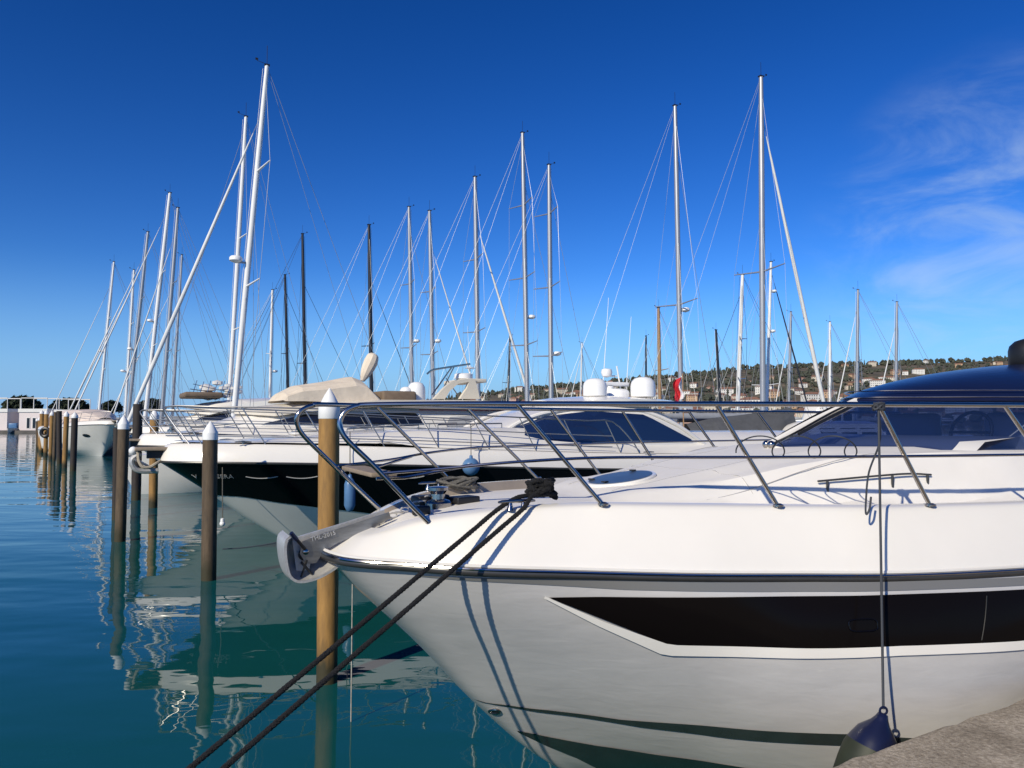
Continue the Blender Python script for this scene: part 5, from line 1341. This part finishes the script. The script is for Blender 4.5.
# beyond the pontoon, bows away to the right
sailboat('sailing yacht with plain black mast right of the tallest leaning mast', (302.5, 234), (305, 383), 66, .17, 'mast_black', 1, (360, 400), .75, .0, dcol='sail_dark', spreaders=(.35,))
sailboat('sailing yacht with short thin black mast between a white one and a taller black one', (285, 275), (288, 392), 71, .16, 'mast_black', 1, None, .9, 0, spreaders=(.5,), dcol='sail_dark')
sailboat('sailing yacht with thin white mast and radar left of two black masts', (272.5, 290), (270, 400), 77, .17, WM, 1, None, .9, 0, radars=(372,), spreaders=(.55,))
sailboat('sailing yacht with black mast rising behind the folded tan cover', (369, 225), (371, 360), 62, .19, 'mast_black', 1, (412, 385), .75, .03, 'sail_dark', spreaders=(.42,), dcol='wire')
sailboat('sailing yacht with grey mast left of its near twin, both behind the white radar arch', (409, 207), (412, 392), 59, .17, 'alu', 1, (452, 394), .9, 0, radars=(342,), spreaders=(.38, .66))
sailboat('sailing yacht with grey mast and white furled stay sloping right, behind the white radar arch', (429.5, 211), (433, 392), 55, .17, 'alu', 1, (472, 380), .86, .06, radars=(342,), spreaders=(.36, .64))
sailboat('sailing yacht with grey mast and thick white furled genoa beside the radar arch', (475, 177), (478, 394), 52, .18, 'alu', 1, (526, 386), .83, .09, spreaders=(.40, .68))
sailboat('sailing yacht with tall grey mast, taller of the pair in the middle', (522.5, 133), (527, 394), 49, .17, 'alu', 1, (574, 400), .85, 0, radars=(318,), spreaders=(.30, .52, .76))
sailboat('sailing yacht with grey mast, shorter of the pair in the middle', (549, 165), (551, 395), 45.5, .155, 'alu', 1, (592, 402), .92, 0, radars=(355,), spreaders=(.30, .55, .82))
sailboat('sailing yacht with tall grey mast and radar left of the black sprayhood boat', (675, 106), (681, 398), 43, .165, 'alu', 1, (716, 400), .88, 0, radars=(311,), spreaders=(.40,))
sailboat('sailing yacht with the tallest grey mast on the right and thick white furled genoa', (761, 77), (763, 402), 40, .155, 'alu', 1, (822, 395), .90, .105, spreaders=(.46,), hullmat='pale_hull')
sailboat('sailing yacht with white mast and dark diagonal stay in front of the hill', (742.5, 275), (738, 400), 60, .19, WM, 1, (700, 402), .9, .0, spreaders=(.35, .6), ang=150, dcol='sail_dark')
sailboat('sailing yacht with slim white mast bearing two radars close right of the tallest right mast', (771, 262), (767, 402), 66, .16, WM, 1, (805, 396), .95, .07, 'sail_dark', radars=(292, 332), spreaders=(.28,))
sailboat('sailing yacht with varnished brown mast beside the big white radar dome', (658.5, 308), (660, 400), 70, .19, 'mast_wood', 1, None, .9, 0, spreaders=(.5,), ang=200)
sailboat('sailing yacht with short black mast left of the white mast in front of the hill', (716, 330), (720, 402), 80, .17, 'mast_black', 1, None, .9, 0, spreaders=(), ang=200)
sailboat('sailing yacht with thin grey mast crossed by the white furled genoa', (791, 312), (789, 402), 76, .15, 'alu', 1, (776, 402), .9, .05, spreaders=(.5,), ang=160)
sailboat('sailing yacht with grey mast left of centre above the navy roof edge', (858, 290), (857, 396), 66, .15, 'alu', 1, (838, 400), .9, .05, spreaders=(.5,), ang=160)
sailboat('sailing yacht with grey mast rising behind the navy roof, farthest right', (897, 302), (896, 384), 78, .17, 'alu', 1, (880, 392), .85, .06, spreaders=(.45,), ang=160)
sailboat('sailing yacht with thin pale mast just right of the thick white furled genoa', (830, 322), (830, 397), 90, .18, WM, 1, (818, 400), .9, .04, spreaders=(.5,), ang=160)
sailboat('sailing yacht with thin black mast behind the two white radar domes', (646, 336), (646, 400), 96, .14, 'mast_black', 1, None, .9, 0, spreaders=())
sailboat('sailing yacht with short black mast between the furled genoa and the tall middle mast', (510, 336), (508, 396), 96, .16, 'mast_black', 1, None, .9, 0, spreaders=(.5,))
sailboat('sailing yacht with short pale mast left of the white radar domes', (582, 343), (581, 398), 100, .12, WM, 1, (571, 398), .9, .06, spreaders=(.5,), ang=165)

# the sailing yacht with grey sprayhood close behind the nearest foredeck
t = sailboat('sailing yacht with dark grey boom tent and sprayhood between black yacht and windscreen', (687, 360), (690, 408), 30, .02, 'alu', 1, None, .9, 0, spreaders=(), loa=11, backstay=False, boom='grey_canvas', ang=20, anten=False) if False else None
gy = at_y(705, 440, 27.0)
gt = thing('sailing_yacht', 'sailing yacht with dark grey boom tent and black sprayhood seen over the nearest foredeck', 'sailing yacht', (gy.x - 1.1, 27.5, 0), radians(16))
rows = []
for v in (0, .4, .75, 1):
    rows.append([(11*u, 1.75*(min(1, u/.2)**.5 if u < .2 else 1 - 1.0*max(0, (u-.35)/.65)**2)*(v**.5), -.3 + 1.6*v) for u in [i/16 for i in range(17)]])
mb = MB(); mb.grid(rows); mb.grid([list(reversed([(x, -y, z) for x, y, z in r_])) for r_ in rows]); mb.build('hull', M['gel2'], gt)
mb = MB(); mb.grid([[(x, y*q, z + .04*(1-q*q)) for x, y, z in rows[-1]] for q in (-1, -.5, 0, .5, 1)]); mb.build('deck', M['gel'], gt, sharp=0)
mb = MB()
tent = [(.6, 2.5, .75), (1.6, 2.72, .9), (3.0, 2.85, .8), (4.4, 3.05, .55), (5.0, 3.1, .35)]
mb.grid([[V((x, w*q, lerp(zz - .75, zz, 1 - abs(q)**1.6))) for x, zz, w in tent] for q in (-1, -.75, -.4, -.1, .1, .4, .75, 1)]); mb.build('boom_tent', M['grey_canvas'], gt, sharp=0)
MB().tube([(.3, 0, 2.62), (5.1, 0, 2.62)], .07, 8).build('boom', M['mast_black'], gt)
mb = MB(); 
mb.grid([[V((x + .25*abs(q), 1.15*q, 1.35 + (zz - 1.35)*sqrt(max(0, 1 - q*q)))) for x, zz in ((2.0, 2.0), (2.5, 2.1), (3.1, 1.95), (3.5, 1.5))] for q in [-1 + k/6 for k in range(13)]]); mb.build('sprayhood', M['mast_black'], gt, sharp=0)
mb = MB().tube(cr([(4.6, .3, 1.4), (4.7, .28, 2.0), (4.9, .2, 2.7), (5.0, .1, 3.1)], 4), [.28, .34, .36, .36, .34, .32, .3, .28, .26, .24, .2, .16, .1], 10); mb.build('mast_cover', M['grey_canvas'], gt, sharp=0)
for x, y, s_ in ((.2, -.9, .22), (.5, -.5, .18), (.9, -1.0, .2), (1.4, -1.05, .2)): MB().box((x, y, 1.5), (s_*1.6, s_*1.2, s_*1.5), .3*x, .05).build('deck_locker', M['gel'], gt)
mb = MB()
for x in (.1, .9, 1.8, 2.7): 
    for y in (-1.15, 1.15): mb.tube([(x, y, 1.3), (x, y, 2.0)], .014, 5)
for y in (-1.15, 1.15): mb.tube([(.1, y, 2.0), (2.7, y, 2.0), (6, y*.9, 1.95)], .01, 5); mb.tube([(.1, y, 1.65), (6, y*.9, 1.62)], .008, 5)
mb.build('guard_rail', M['steel'], gt, sharp=0)
# red and white ensign on a staff behind the black yacht
fq = at_y(677, 398, 21.); fg = thing('ensign', 'red and white flag furled on a short staff right of the white radar dome', 'flag', (fq.x, 21., 1.9))
zt_ = at_y(677, 377, 21.).z - 1.9; zf_ = at_y(677, 400, 21.).z - 1.9
MB().tube([(.18, 0, -.4), (.16, 0, zt_ + .1)], .018, 6).build('staff', M['mast_wood'], fg)
rows = [[V((.16 - .27*u*(.45 + .55*sin(pi*(v*.8 + .15))) + .03*sin(9*v + 3*u), .09*sin(9*u + 4*v), zf_ + (zt_ - zf_)*(1 - v) + .05 - .12*u)) for u in [k/8 for k in range(9)]] for v in [k/10 for k in range(11)]]
mb = MB(); mb.mat(0).grid([r_[3:] for r_ in rows]); mb.mat(1).grid([r_[:4] for r_ in rows]); mb.build('cloth', [M['red'], M['flag_white']], fg, sharp=0)
